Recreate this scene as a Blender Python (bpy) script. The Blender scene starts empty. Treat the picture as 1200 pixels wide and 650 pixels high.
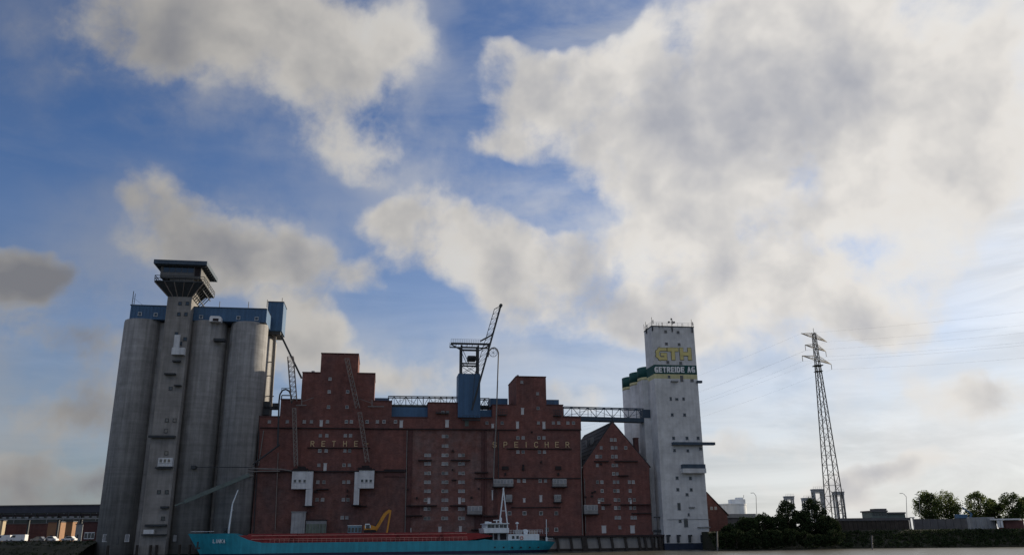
import bpy, math, random
from mathutils import Vector, Matrix
random.seed(7)
scene = bpy.context.scene
col = scene.collection
# ------------------------------------------------------------------ camera
F = 975.0                      # focal length in photo pixels (photo 1200 x 650)
PITCH = math.radians(17.2)
ROLL = math.radians(0.6)
CAM = Vector((0, 0, 4.7))
fw = Vector((0, math.cos(PITCH), math.sin(PITCH)))
u0 = Vector((0, -math.sin(PITCH), math.cos(PITCH)))
r0 = Vector((1, 0, 0))
RT = r0 * math.cos(ROLL) - u0 * math.sin(ROLL)
UP = u0 * math.cos(ROLL) + r0 * math.sin(ROLL)
cd = bpy.data.cameras.new('camera'); cam = bpy.data.objects.new('camera', cd); col.objects.link(cam)
cd.sensor_width = 36; cd.lens = F / 1200 * 36; cd.clip_start = 0.5; cd.clip_end = 60000
cam.matrix_world = Matrix(((RT.x, UP.x, -fw.x, CAM.x), (RT.y, UP.y, -fw.y, CAM.y), (RT.z, UP.z, -fw.z, CAM.z), (0, 0, 0, 1)))
scene.camera = cam
scene.render.engine = 'CYCLES'
scene.render.resolution_x = 1024; scene.render.resolution_y = 554

def ray(px, py):
    return fw + RT * ((px - 600) / F) - UP * ((py - 325) / F)

# ------------------------------------------------------------------ sun, sky
SUN_AZ = math.radians(52)      # to the right of straight ahead
SUN_EL = math.radians(17)
sdir = Vector((math.sin(SUN_AZ) * math.cos(SUN_EL), math.cos(SUN_AZ) * math.cos(SUN_EL), math.sin(SUN_EL)))
sl = bpy.data.lights.new('sun', 'SUN'); sl.energy = 4.2; sl.angle = math.radians(0.6); sl.color = (1.0, 0.86, 0.66)
so = bpy.data.objects.new('sun', sl); col.objects.link(so)
so.rotation_euler = (-sdir).to_track_quat('-Z', 'Y').to_euler(); so.location = (0, 0, 200)

scene.view_settings.view_transform = 'Standard'
scene.view_settings.look = 'None'
scene.view_settings.exposure = 0.5
scene.view_settings.gamma = 1.0

world = bpy.data.worlds.new('World'); scene.world = world; world.use_nodes = True
nt = world.node_tree; nt.nodes.clear()
def nd(t, **kw):
    n = nt.nodes.new(t)
    for k, v in kw.items(): setattr(n, k, v)
    return n
def lk(a, b): nt.links.new(a, b)
def mth(op, a, b=None, c=None, clamp=False):
    n = nd('ShaderNodeMath', operation=op); n.use_clamp = clamp
    for i, v in enumerate((a, b, c)):
        if v is None: continue
        if isinstance(v, (int, float)): n.inputs[i].default_value = v
        else: lk(v, n.inputs[i])
    return n.outputs[0]
def vm(op, a, b=None, s=None):
    n = nd('ShaderNodeVectorMath', operation=op)
    for i, v in enumerate((a, b)):
        if v is None: continue
        if isinstance(v, (tuple, list, Vector)): n.inputs[i].default_value = tuple(v)
        else: lk(v, n.inputs[i])
    if s is not None: n.inputs['Scale'].default_value = s
    return n
def noise(vec, scale, detail=5, rough=0.55, dist=0.0):
    n = nd('ShaderNodeTexNoise'); n.inputs['Scale'].default_value = scale; n.inputs['Detail'].default_value = detail
    n.inputs['Roughness'].default_value = rough; n.inputs['Distortion'].default_value = dist
    lk(vec, n.inputs['Vector']); return n
def mrange(v, a, b, c, d, smooth=True):
    n = nd('ShaderNodeMapRange'); n.interpolation_type = 'SMOOTHSTEP' if smooth else 'LINEAR'
    n.inputs[1].default_value = a; n.inputs[2].default_value = b; n.inputs[3].default_value = c; n.inputs[4].default_value = d
    lk(v, n.inputs[0]); return n.outputs[0]
def mixc(f, a, b):
    n = nd('ShaderNodeMix', data_type='RGBA')
    if isinstance(f, float): n.inputs[0].default_value = f
    else: lk(f, n.inputs[0])
    for i, v in ((6, a), (7, b)):
        if isinstance(v, tuple): n.inputs[i].default_value = v + (1,)
        else: lk(v, n.inputs[i])
    return n.outputs[2]

SKY_STRENGTH = 0.08
SKY_TINT = (0.60, 0.75, 1.0)
tc = nd('ShaderNodeTexCoord'); DIR = vm('NORMALIZE', tc.outputs['Generated']).outputs[0]
sky = nd('ShaderNodeTexSky', sky_type='NISHITA'); sky.sun_disc = False
sky.sun_elevation = SUN_EL; sky.sun_rotation = SUN_AZ
sky.air_density = 1.0; sky.dust_density = 1.2; sky.ozone_density = 3.0; sky.altitude = 0

# cumulus field: soft ellipsoids of vapour standing in given directions of the sky, eroded by noise
wn = noise(DIR, 5.0, 4, 0.6)
wv = vm('SUBTRACT', wn.outputs['Color'], (0.5, 0.5, 0.5)).outputs[0]
WD = vm('ADD', DIR, vm('SCALE', wv, s=0.11).outputs[0]).outputs[0]
CLOUDS = [  # photo direction x, y, half width, half height, tilt deg, weight
 (300, 20, 195, 95, 0, 1.3), (385, 105, 95, 95, 25, 1.2), (165, 65, 130, 80, 0, .8), (425, 170, 55, 45, 0, .45), (487, 45, 48, 50, 0, .5),
 (235, 285, 105, 62, 0, .85), (320, 312, 120, 50, 0, .85), (440, 318, 48, 34, 0, 1.1), (185, 240, 55, 42, 0, .85),
 (640, 95, 85, 75, 0, 1.0), (720, 110, 140, 105, 10, 1.15), (850, 160, 250, 150, 10, 1.3), (1010, 130, 290, 150, -5, 1.3), (905, 30, 270, 80, 0, 1.2),
 (1120, 200, 190, 110, 0, 1.1), (605, 172, 85, 34, 0, .9), (840, 275, 120, 85, 30, 1.0), (1170, 60, 90, 90, 0, .7), (1000, 60, 200, 100, 0, .8),
 (450, 258, 52, 36, 0, .8), (530, 270, 100, 62, 15, 1.15), (640, 315, 160, 80, 15, 1.25), (760, 345, 150, 75, 12, 1.2), (860, 385, 110, 60, 15, 1.0), (680, 385, 120, 40, 0, .55),
 (5, 325, 58, 38, 0, 2.0), (75, 398, 105, 34, 5, 1.3), (95, 472, 90, 48, 0, 1.3), (350, 405, 75, 60, 0, 1.7), (665, 470, 60, 34, 0, 1.8), (10, 580, 70, 40, 0, 2.0),
 (60, 545, 150, 30, 0, 1.5), (110, 595, 140, 26, 0, 1.3), (1010, 350, 90, 52, 20, 1.35), (1080, 375, 90, 36, 15, 1.1), (1045, 541, 85, 22, 0, 1.25), (1150, 450, 130, 45, 0, 1.0), (960, 570, 120, 26, 0, .9), (930, 340, 90, 60, 0, .9), (870, 520, 90, 26, 0, .9),
 (500, 440, 110, 35, 0, .7), (795, 72, 60, 50, 0, -1.0), (735, 38, 100, 42, 12, -.9), (645, 10, 100, 46, 0, -1.5), (1130, 30, 42, 60, 0, -1.3), (665, 245, 85, 30, 25, -.9), (590, 205, 60, 26, 0, -.8), (760, 300, 60, 22, 20, -.5), (960, 300, 120, 30, -10, -.7), (1040, 300, 220, 80, 0, .7),
]
CORES = [(900, 110, 210, 90, 1.0), (800, 165, 130, 80, .7), (1040, 120, 160, 70, .5), (310, 305, 150, 60, 1.0), (220, 290, 90, 60, .5), (10, 325, 80, 50, 2.2), (70, 395, 110, 36, .8), (110, 470, 90, 50, .5), (180, 60, 120, 70, .6), (690, 350, 160, 50, .5), (90, 560, 160, 40, .7)]
VAPOUR = [(130, 60, 190, 120, .9), (430, 130, 120, 130, .9), (300, 120, 160, 90, .6), (490, 40, 60, 70, .8), (260, 290, 220, 90, 1.0), (60, 400, 180, 110, .9), (60, 520, 220, 80, 1.0), (540, 230, 140, 60, .7), (780, 70, 90, 70, .35), (700, 260, 120, 70, .8), (900, 330, 220, 90, 1.0), (1080, 360, 220, 110, 1.0), (1080, 460, 240, 80, .9), (700, 420, 240, 60, .7), (470, 420, 160, 60, .6), (980, 540, 300, 60, .8), (1140, 40, 90, 80, .6)]
def blob(c, rx, ry, tilt, w):
    c = c.normalized(); r = c.cross(Vector((0, 0, 1))).normalized(); u = r.cross(c)
    ct, st = math.cos(tilt), math.sin(tilt)
    r2 = r * ct - u * st; u2 = u * ct + r * st
    m = Matrix((r2, c, u2)).transposed()
    mp = nd('ShaderNodeMapping', vector_type='TEXTURE')
    mp.inputs['Location'].default_value = c; mp.inputs['Rotation'].default_value = m.to_euler('XYZ'); mp.inputs['Scale'].default_value = (rx, 1.2, ry)
    lk(WD, mp.inputs['Vector'])
    g = nd('ShaderNodeTexGradient', gradient_type='SPHERICAL'); lk(mp.outputs[0], g.inputs[0])
    return mth('MULTIPLY', g.outputs['Fac'], w)
acc = None
for (px, py, rx, ry, tl, w) in CLOUDS:
    d = ray(px, py); k = 1.0 / d.length / F * 1.12
    v = blob(d, rx * k, ry * k, math.radians(tl), w)
    acc = v if acc is None else mth('ADD', acc, v)
rng = random.Random(3)
n_out = 0
while n_out < 48:             # the same broken cumulus over the rest of the sky
    z = rng.uniform(0.03, 0.95); a = rng.uniform(0, 2 * math.pi); q = math.sqrt(1 - z * z)
    d = Vector((q * math.sin(a), q * math.cos(a), z))
    X, Y, Z = d.dot(RT), d.dot(UP), d.dot(fw)
    if Z > 0.1 and abs(X / Z) < 1.0 and abs(Y / Z) < 0.65: continue
    s = 0.10 + 0.22 * z
    v = blob(d, s * rng.uniform(.9, 1.8), s * rng.uniform(.45, .8), rng.uniform(-.3, .3), rng.uniform(1.0, 1.6))
    acc = mth('ADD', acc, v); n_out += 1
soft = mth('SUBTRACT', 1.0, mth('EXPONENT', mth('MULTIPLY', acc, -1.55)))
FV = vm('ADD', DIR, vm('SCALE', wv, s=0.04).outputs[0]).outputs[0]
n1 = noise(FV, 8.0, 11, 0.57).outputs['Fac']
n2 = noise(DIR, 3.4, 4, 0.55).outputs['Fac']
dens = mth('ADD', soft, mth('MULTIPLY', mth('SUBTRACT', n1, 0.5), 2.4))
alpha = mth('MULTIPLY', mrange(dens, 0.30, 0.90, 0, 1), mrange(soft, 0.02, 0.25, 0, 1))
nr = noise(FV, 10.0, 4, 0.5).outputs['Fac']
nrs = noise(vm('ADD', FV, tuple(sdir * 0.03)).outputs[0], 10.0, 4, 0.5).outputs['Fac']
relief = mth('MULTIPLY', mth('SUBTRACT', nr, nrs), 1.5)
# thin vapour around and between the heaps
vap = None
for (px, py, rx, ry, w) in VAPOUR:
    d = ray(px, py); k = 1.0 / d.length / F * 1.1
    v = blob(d, rx * k, ry * k, 0.0, w); vap = v if vap is None else mth('ADD', vap, v)
vapour = mth('MULTIPLY', mth('MINIMUM', mth('MULTIPLY', vap, mrange(n1, 0.32, 0.66, 0.0, 1.2)), 0.8), 0.62)
core = None
for (px, py, rx, ry, w) in CORES:
    d = ray(px, py); k = 1.0 / d.length / F * 1.1
    v = blob(d, rx * k, ry * k, 0.0, w); core = v if core is None else mth('ADD', core, v)
thick = mth('ADD', mth('ADD', mth('MULTIPLY', soft, 0.50), mth('MULTIPLY', core, 0.40)), mth('ADD', mth('MULTIPLY', mth('SUBTRACT', n1, 0.5), 0.40), mth('MULTIPLY', mth('SUBTRACT', n2, 0.5), 0.42)))
thick = mth('SUBTRACT', thick, relief)
sd = vm('DOT_PRODUCT', DIR, tuple(sdir)).outputs['Value']
thick = mth('SUBTRACT', thick, mrange(sd, 0.84, 0.96, 0.0, 0.22))      # light soaks through the cloud near the sun
ramp = nd('ShaderNodeValToRGB'); lk(thick, ramp.inputs[0])
els = ramp.color_ramp.elements
els[0].position = 0.08; els[0].color = (0.565, 0.555, 0.54, 1)
els[1].position = 1.0; els[1].color = (0.29, 0.298, 0.33, 1)
e = els.new(0.32); e.color = (0.55, 0.53, 0.505, 1)
e = els.new(0.55); e.color = (0.45, 0.44, 0.432, 1)
e = els.new(0.78); e.color = (0.36, 0.36, 0.375, 1)
sunny = mth('MAXIMUM', mrange(sd, 0.25, 0.80, 0.46, 1.0, False), mrange(sd, 0.15, -0.45, 0.46, 1.45, False))   # cumulus is bright towards the sun and, front-lit, opposite it
ccol = vm('SCALE', ramp.outputs[0]); lk(sunny, ccol.inputs['Scale'])
ccol10 = vm('SCALE', ccol.outputs[0], s=1.0 / SKY_STRENGTH).outputs[0]
skyt = vm('MULTIPLY', sky.outputs[0], SKY_TINT).outputs[0]
# thin high veil, stronger low over the sunward horizon
sep = nd('ShaderNodeSeparateXYZ'); lk(DIR, sep.inputs[0])
mpv = nd('ShaderNodeMapping'); mpv.inputs['Scale'].default_value = (1.2, 1.2, 5.0); mpv.inputs['Rotation'].default_value = (0.15, -0.2, 0); lk(DIR, mpv.inputs['Vector'])
nv = noise(mpv.outputs[0], 3.0, 7, 0.6, 0.4).outputs['Fac']
veil = mth('MULTIPLY', mrange(nv, 0.34, 0.72, 0.05, 0.8), mrange(sd, 0.5, 0.95, 0.15, 1.0))
veil = mth('MAXIMUM', veil, mth('MULTIPLY', mrange(sep.outputs['Z'], 0.02, 0.45, 0.95, 0.0), mrange(sd, 0.40, 0.9, 0.55, 1.0)))
veil = mth('MULTIPLY', mth('MAXIMUM', veil, mrange(sd, 0.84, 0.97, 0.0, 0.98)), mrange(nv, 0.3, 0.65, 0.80, 1.0))
vcol = vm('SCALE', mixc(0.0, (0.535, 0.537, 0.535), (1.0, 1.0, 1.0))); lk(mth('MAXIMUM', mrange(sd, 0.3, 0.9, 0.50, 1.0, False), 0.5), vcol.inputs['Scale'])
mps = nd('ShaderNodeMapping'); mps.inputs['Scale'].default_value = (1.0, 1.0, 4.5); mps.inputs['Rotation'].default_value = (0.0, 0.12, 0.0); lk(DIR, mps.inputs['Vector'])
nst = noise(mps.outputs[0], 4.5, 8, 0.6, 0.6).outputs['Fac']
vcol2 = vm('SCALE', vcol.outputs[0]); lk(mrange(nst, 0.36, 0.68, 0.86, 1.16), vcol2.inputs['Scale']); vcol = vcol2
vcol10 = vm('SCALE', vcol.outputs[0], s=1.0 / SKY_STRENGTH).outputs[0]
vs_ = vm('SCALE', (0.53, 0.525, 0.52)); lk(sunny, vs_.inputs['Scale']); vapc = vm('SCALE', vs_.outputs[0], s=1.0 / SKY_STRENGTH).outputs[0]
skyv = mixc(veil, skyt, vcol10)
skyp = mixc(vapour, skyv, vapc)
final = mixc(alpha, skyp, ccol10)
bg = nd('ShaderNodeBackground'); bg.inputs['Strength'].default_value = SKY_STRENGTH; lk(final, bg.inputs[0])
world.cycles.sampling_method = 'MANUAL'; world.cycles.sample_map_resolution = 256
wo = nd('ShaderNodeOutputWorld'); lk(bg.outputs[0], wo.inputs[0])

# ------------------------------------------------------------------ frames: the quay front ("site") and the world
YAW = math.radians(9)
TD = Vector((math.cos(YAW), math.sin(YAW), 0)); NDR = Vector((-math.sin(YAW), math.cos(YAW), 0))
dq = ray(690, 645); O = CAM + dq * (-CAM.z / dq.z) + NDR * 3.0; O.z = 0      # warehouse front, 3 m behind the quay's waterline
SITE = Matrix.Translation(O) @ Matrix.Rotation(YAW, 4, 'Z')
QZ = 4.5                                                                      # quay level above the water
def S(px, py, d=0.0):
    """where the sight line of a photo pixel meets the upright plane d metres behind the warehouse front: (along, up)"""
    r = ray(px, py); k = ((O + NDR * d - CAM).dot(NDR)) / r.dot(NDR)
    p = CAM + r * k
    return ((p - O).dot(TD), p.z)
def R(px0, py0, px1, py1, d=0.0):
    xm, ym = (px0 + px1) / 2, (py0 + py1) / 2
    return S(px0, ym, d)[0], S(px1, ym, d)[0], S(xm, py1, d)[1], S(xm, py0, d)[1]
def W(px, py, D):
    r = ray(px, py); return CAM + r * (D / r.y)
def WG(px, D, z):
    """the point of column px at distance D and height z"""
    lo, hi = -200.0, 900.0
    for _ in range(40):
        m = (lo + hi) / 2
        if W(px, m, D).z > z: lo = m
        else: hi = m
    return W(px, lo, D)

# ------------------------------------------------------------------ materials
MATS = {}
def mat(name, c, rough=0.8, var=0.18, scale=0.6, metal=0.0, bump=0.0, streak=0.0, c2=None, spec=0.3, coords='Object'):
    if name in MATS: return MATS[name]
    m = bpy.data.materials.new(name); m.use_nodes = True; t = m.node_tree
    b = t.nodes['Principled BSDF']; b.inputs['Roughness'].default_value = rough; b.inputs['Metallic'].default_value = metal
    b.inputs['Specular IOR Level'].default_value = spec
    co = t.nodes.new('ShaderNodeTexCoord')
    n = t.nodes.new('ShaderNodeTexNoise'); n.inputs['Scale'].default_value = scale; n.inputs['Detail'].default_value = 7; n.inputs['Roughness'].default_value = 0.65
    t.links.new(co.outputs[coords], n.inputs['Vector'])
    mr = t.nodes.new('ShaderNodeMapRange'); mr.inputs[1].default_value = 0.3; mr.inputs[2].default_value = 0.7; mr.inputs[3].default_value = 1 - var; mr.inputs[4].default_value = 1 + var
    t.links.new(n.outputs['Fac'], mr.inputs[0]); val = mr.outputs[0]
    if streak:
        mp = t.nodes.new('ShaderNodeMapping'); mp.inputs['Scale'].default_value = (1.1, 1.1, 0.045); t.links.new(co.outputs[coords], mp.inputs['Vector'])
        ns = t.nodes.new('ShaderNodeTexNoise'); ns.inputs['Scale'].default_value = 1.0; ns.inputs['Detail'].default_value = 6; ns.inputs['Roughness'].default_value = 0.6
        t.links.new(mp.outputs[0], ns.inputs['Vector'])
        m2 = t.nodes.new('ShaderNodeMapRange'); m2.inputs[1].default_value = 0.35; m2.inputs[2].default_value = 0.68; m2.inputs[3].default_value = 1 + streak * .4; m2.inputs[4].default_value = 1 - streak
        t.links.new(ns.outputs['Fac'], m2.inputs[0])
        mm = t.nodes.new('ShaderNodeMath'); mm.operation = 'MULTIPLY'; t.links.new(val, mm.inputs[0]); t.links.new(m2.outputs[0], mm.inputs[1]); val = mm.outputs[0]
    src = None
    if c2:
        n3 = t.nodes.new('ShaderNodeTexNoise'); n3.inputs['Scale'].default_value = scale * 0.23; n3.inputs['Detail'].default_value = 6; n3.inputs['Roughness'].default_value = 0.7
        t.links.new(co.outputs[coords], n3.inputs['Vector'])
        m3 = t.nodes.new('ShaderNodeMapRange'); m3.inputs[1].default_value = 0.42; m3.inputs[2].default_value = 0.66; t.links.new(n3.outputs['Fac'], m3.inputs[0])
        mx = t.nodes.new('ShaderNodeMix'); mx.data_type = 'RGBA'; mx.inputs[6].default_value = c + (1,); mx.inputs[7].default_value = c2 + (1,); t.links.new(m3.outputs[0], mx.inputs[0]); src = mx.outputs[2]
    vs = t.nodes.new('ShaderNodeVectorMath'); vs.operation = 'SCALE'
    if src is None: vs.inputs[0].default_value = c
    else: t.links.new(src, vs.inputs[0])
    t.links.new(val, vs.inputs['Scale']); t.links.new(vs.outputs[0], b.inputs['Base Color'])
    if bump:
        bp = t.nodes.new('ShaderNodeBump'); bp.inputs['Strength'].default_value = bump; bp.inputs['Distance'].default_value = 0.2
        t.links.new(n.outputs['Fac'], bp.inputs['Height']); t.links.new(bp.outputs[0], b.inputs['Normal'])
    m['src'] = 0; MATS[name] = m; return m

def brick_mat(name, c, c2, var=0.22):
    m = mat(name, c, 0.9, var, 0.55, streak=0.13, c2=c2, spec=0.15); t = m.node_tree
    b = t.nodes['Principled BSDF']; old = b.inputs['Base Color'].links[0].from_socket
    co = t.nodes.new('ShaderNodeTexCoord'); sp = t.nodes.new('ShaderNodeSeparateXYZ'); t.links.new(co.outputs['Object'], sp.inputs[0])
    ad = t.nodes.new('ShaderNodeMath'); ad.operation = 'ADD'; t.links.new(sp.outputs[0], ad.inputs[0]); t.links.new(sp.outputs[1], ad.inputs[1])
    cb = t.nodes.new('ShaderNodeCombineXYZ'); t.links.new(ad.outputs[0], cb.inputs[0]); t.links.new(sp.outputs[2], cb.inputs[1])
    bt = t.nodes.new('ShaderNodeTexBrick'); bt.inputs['Scale'].default_value = 1.0; bt.inputs['Brick Width'].default_value = 0.5; bt.inputs['Row Height'].default_value = 0.16; bt.inputs['Mortar Size'].default_value = 0.012
    bt.inputs['Color1'].default_value = (1.12, 1.08, 1.05, 1); bt.inputs['Color2'].default_value = (.82, .84, .86, 1); bt.inputs['Mortar'].default_value = (.95, 1.0, 1.05, 1)
    t.links.new(cb.outputs[0], bt.inputs['Vector'])
    mu = t.nodes.new('ShaderNodeVectorMath'); mu.operation = 'MULTIPLY'; t.links.new(old, mu.inputs[0]); t.links.new(bt.outputs['Color'], mu.inputs[1]); t.links.new(mu.outputs[0], b.inputs['Base Color'])
    return m
def concrete_mat(name, c, band=0.16, streak=0.18):
    m = mat(name, c, 0.88, 0.16, 0.35, streak=streak, c2=tuple(x * .8 for x in c), spec=0.2); t = m.node_tree
    b = t.nodes['Principled BSDF']; old = b.inputs['Base Color'].links[0].from_socket
    co = t.nodes.new('ShaderNodeTexCoord'); mp = t.nodes.new('ShaderNodeMapping'); mp.inputs['Scale'].default_value = (.02, .02, 0.85); t.links.new(co.outputs['Object'], mp.inputs['Vector'])
    n = t.nodes.new('ShaderNodeTexNoise'); n.inputs['Scale'].default_value = 1.0; n.inputs['Detail'].default_value = 5; n.inputs['Roughness'].default_value = 0.75; t.links.new(mp.outputs[0], n.inputs['Vector'])
    mr = t.nodes.new('ShaderNodeMapRange'); mr.inputs[1].default_value = .3; mr.inputs[2].default_value = .7; mr.inputs[3].default_value = 1 - band; mr.inputs[4].default_value = 1 + band; t.links.new(n.outputs['Fac'], mr.inputs[0])
    mu = t.nodes.new('ShaderNodeVectorMath'); mu.operation = 'SCALE'; t.links.new(old, mu.inputs[0]); t.links.new(mr.outputs[0], mu.inputs['Scale']); t.links.new(mu.outputs[0], b.inputs['Base Color'])
    return m
BRICK = brick_mat('brick', (0.182, 0.081, 0.070), (0.132, 0.070, 0.065), 0.24)
BRICKL = brick_mat('brick_lower', (0.160, 0.080, 0.070), (0.110, 0.072, 0.070), 0.3)  # slightly darker, greyer brick for the lower left wall
BRICK2 = brick_mat('brick_patched', (0.172, 0.086, 0.075), (0.175, 0.122, 0.115), 0.3)
BRICKD = brick_mat('brick_dark', (0.115, 0.055, 0.052), (0.085, 0.05, 0.05))
CONC = concrete_mat('concrete', (0.30, 0.298, 0.298), 0.15, 0.30)
CONCT = concrete_mat('concrete_shaft', (0.265, 0.255, 0.245), 0.10, 0.26)
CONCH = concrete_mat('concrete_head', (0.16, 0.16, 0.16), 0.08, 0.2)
CONCQ = concrete_mat('quay_concrete', (0.30, 0.29, 0.28), 0.08)
WHITEC = concrete_mat('painted_white_concrete', (0.58, 0.585, 0.588), 0.05, 0.11)
GREEN = mat('green_paint', (0.008, 0.065, 0.06), 0.7, 0.12, 0.5, streak=0.15)
YELLOW = mat('pale_yellow_paint', (0.52, 0.49, 0.28), 0.8, 0.1, 0.5, streak=0.15)
GOLD = mat('yellow_letter_paint', (0.60, 0.52, 0.22), 0.7, 0.08, 0.5)
WPAINT = mat('white_paint', (0.72, 0.73, 0.74), 0.6, 0.1, 0.6, streak=0.12)
WDIRTY = mat('dirty_white_paint', (0.56, 0.58, 0.60), 0.7, 0.14, 0.5, streak=0.25)
LTRS = mat('letter_ochre', (0.55, 0.41, 0.24), 0.6, 0.08, 0.6)
BLUE = mat('blue_sheet_metal', (0.055, 0.125, 0.23), 0.5, 0.10, 0.4, streak=0.2)
DSTEEL = mat('dark_steel', (0.030, 0.036, 0.042), 0.6, 0.25, 0.8, spec=0.4)
RUSTY = mat('rusty_steel', (0.20, 0.17, 0.155), 0.8, 0.3, 0.7)
GSTEEL = mat('galvanised_steel', (0.22, 0.23, 0.24), 0.55, 0.15, 0.8, metal=0.3)
BSTEEL = mat('blue_grey_steel', (0.045, 0.07, 0.10), 0.6, 0.2, 0.8)
DARK = mat('dark_ledge', (0.028, 0.022, 0.024), 0.9, 0.3, 0.7)  # one near-black colour shared by ledges, small roofs and openings
GLASS = mat('window_glass', (0.03, 0.04, 0.05), 0.08, 0.2, 0.5, spec=0.6)
PANE = mat('dusty_glass', (0.20, 0.21, 0.23), 0.25, 0.35, 0.37, spec=0.5)
FRAME = mat('window_frame_paint', (0.36, 0.355, 0.355), 0.7, 0.25, 0.21)
FRAME2 = mat('dim_frame_paint', (0.24, 0.23, 0.23), 0.8, 0.3, 0.21)
FRAME3 = mat('bright_frame_paint', (0.45, 0.45, 0.45), 0.7, 0.2, 0.21)
DOORM = mat('pale_door_paint', (0.48, 0.48, 0.49), 0.7, 0.15, 0.5)
HULL = mat('teal_hull_paint', (0.024, 0.285, 0.375), 0.4, 0.14, 0.35, streak=0.2, spec=0.45)
BOOT = mat('boot_top_paint', (0.020, 0.022, 0.06), 0.5, 0.2, 0.4)
RED = mat('red_coaming_paint', (0.26, 0.028, 0.028), 0.55, 0.15, 0.5, streak=0.2)
PINK = mat('faded_rail_paint', (0.62, 0.30, 0.25), 0.6, 0.1, 0.5)
SHIPW = mat('ship_white_paint', (0.66, 0.72, 0.76), 0.4, 0.08, 0.5, streak=0.15)
ORANGE = mat('yellow_machine_paint', (0.52, 0.24, 0.035), 0.5, 0.12, 0.6)
RUBBER = mat('black_rubber', (0.02, 0.02, 0.02), 0.85, 0.2, 1.0)
ROOF = mat('dark_roof_tiles', (0.030, 0.030, 0.034), 0.75, 0.3, 0.6)
TILE2 = mat('grey_roofing', (0.10, 0.10, 0.105), 0.85, 0.2, 0.5)
GREENST = mat('green_steel', (0.110, 0.140, 0.132), 0.65, 0.2, 0.6)
TANKW = mat('tank_white', (0.70, 0.75, 0.80), 0.5, 0.08, 0.3, streak=0.12)
LEAFS = [mat('leaf_dark', (0.025, 0.037, 0.016), 0.95, 0.35, 0.5, spec=0.05), mat('leaf_mid', (0.048, 0.072, 0.026), 0.95, 0.35, 0.5, spec=0.05), mat('leaf_light', (0.085, 0.105, 0.034), 0.9, 0.35, 0.5, spec=0.08)]
for m_ in LEAFS:                                   # leaves let some light through
    t = m_.node_tree; b_ = t.nodes['Principled BSDF']; src = b_.inputs['Base Color'].links[0].from_socket
    tr = t.nodes.new('ShaderNodeBsdfTranslucent'); ms = t.nodes.new('ShaderNodeMixShader'); ms.inputs[0].default_value = 0.1 if m_ is LEAFS[0] else 0.4
    sc_ = t.nodes.new('ShaderNodeVectorMath'); sc_.operation = 'SCALE'; sc_.inputs['Scale'].default_value = 1.6; t.links.new(src, sc_.inputs[0]); t.links.new(sc_.outputs[0], tr.inputs[0])
    t.links.new(b_.outputs[0], ms.inputs[1]); t.links.new(tr.outputs[0], ms.inputs[2]); t.links.new(ms.outputs[0], t.nodes['Material Output'].inputs[0])
BARK = mat('bark', (0.07, 0.055, 0.04), 0.9, 0.3, 1.5)
EARTH = mat('bank_earth', (0.040, 0.038, 0.026), 0.95, 0.4, 0.4, c2=(0.025, 0.03, 0.015))
YARD = mat('yard_asphalt', (0.055, 0.055, 0.055), 0.9, 0.25, 0.2, c2=(0.075, 0.07, 0.06))
PILE = mat('wet_timber', (0.035, 0.030, 0.027), 0.8, 0.35, 1.0)
BEIGE = mat('beige_render', (0.28, 0.165, 0.10), 0.85, 0.12, 0.5)
PIPEM = mat('pipe_grey', (0.17, 0.16, 0.155), 0.6, 0.2, 0.6)

# water
wm = bpy.data.materials.new('river_water'); wm.use_nodes = True; t = wm.node_tree; b = t.nodes['Principled BSDF']
b.inputs['Base Color'].default_value = (0.075, 0.072, 0.055, 1); b.inputs['Roughness'].default_value = 0.3; b.inputs['IOR'].default_value = 1.33
co = t.nodes.new('ShaderNodeTexCoord'); mp = t.nodes.new('ShaderNodeMapping'); mp.inputs['Scale'].default_value = (0.35, 0.9, 1); t.links.new(co.outputs['Object'], mp.inputs[0])
n = t.nodes.new('ShaderNodeTexNoise'); n.inputs['Scale'].default_value = 0.8; n.inputs['Detail'].default_value = 6; t.links.new(mp.outputs[0], n.inputs['Vector'])
bp = t.nodes.new('ShaderNodeBump'); bp.inputs['Strength'].default_value = 0.25; bp.inputs['Distance'].default_value = 0.3; t.links.new(n.outputs['Fac'], bp.inputs['Height']); t.links.new(bp.outputs[0], b.inputs['Normal'])
WATER = wm

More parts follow.
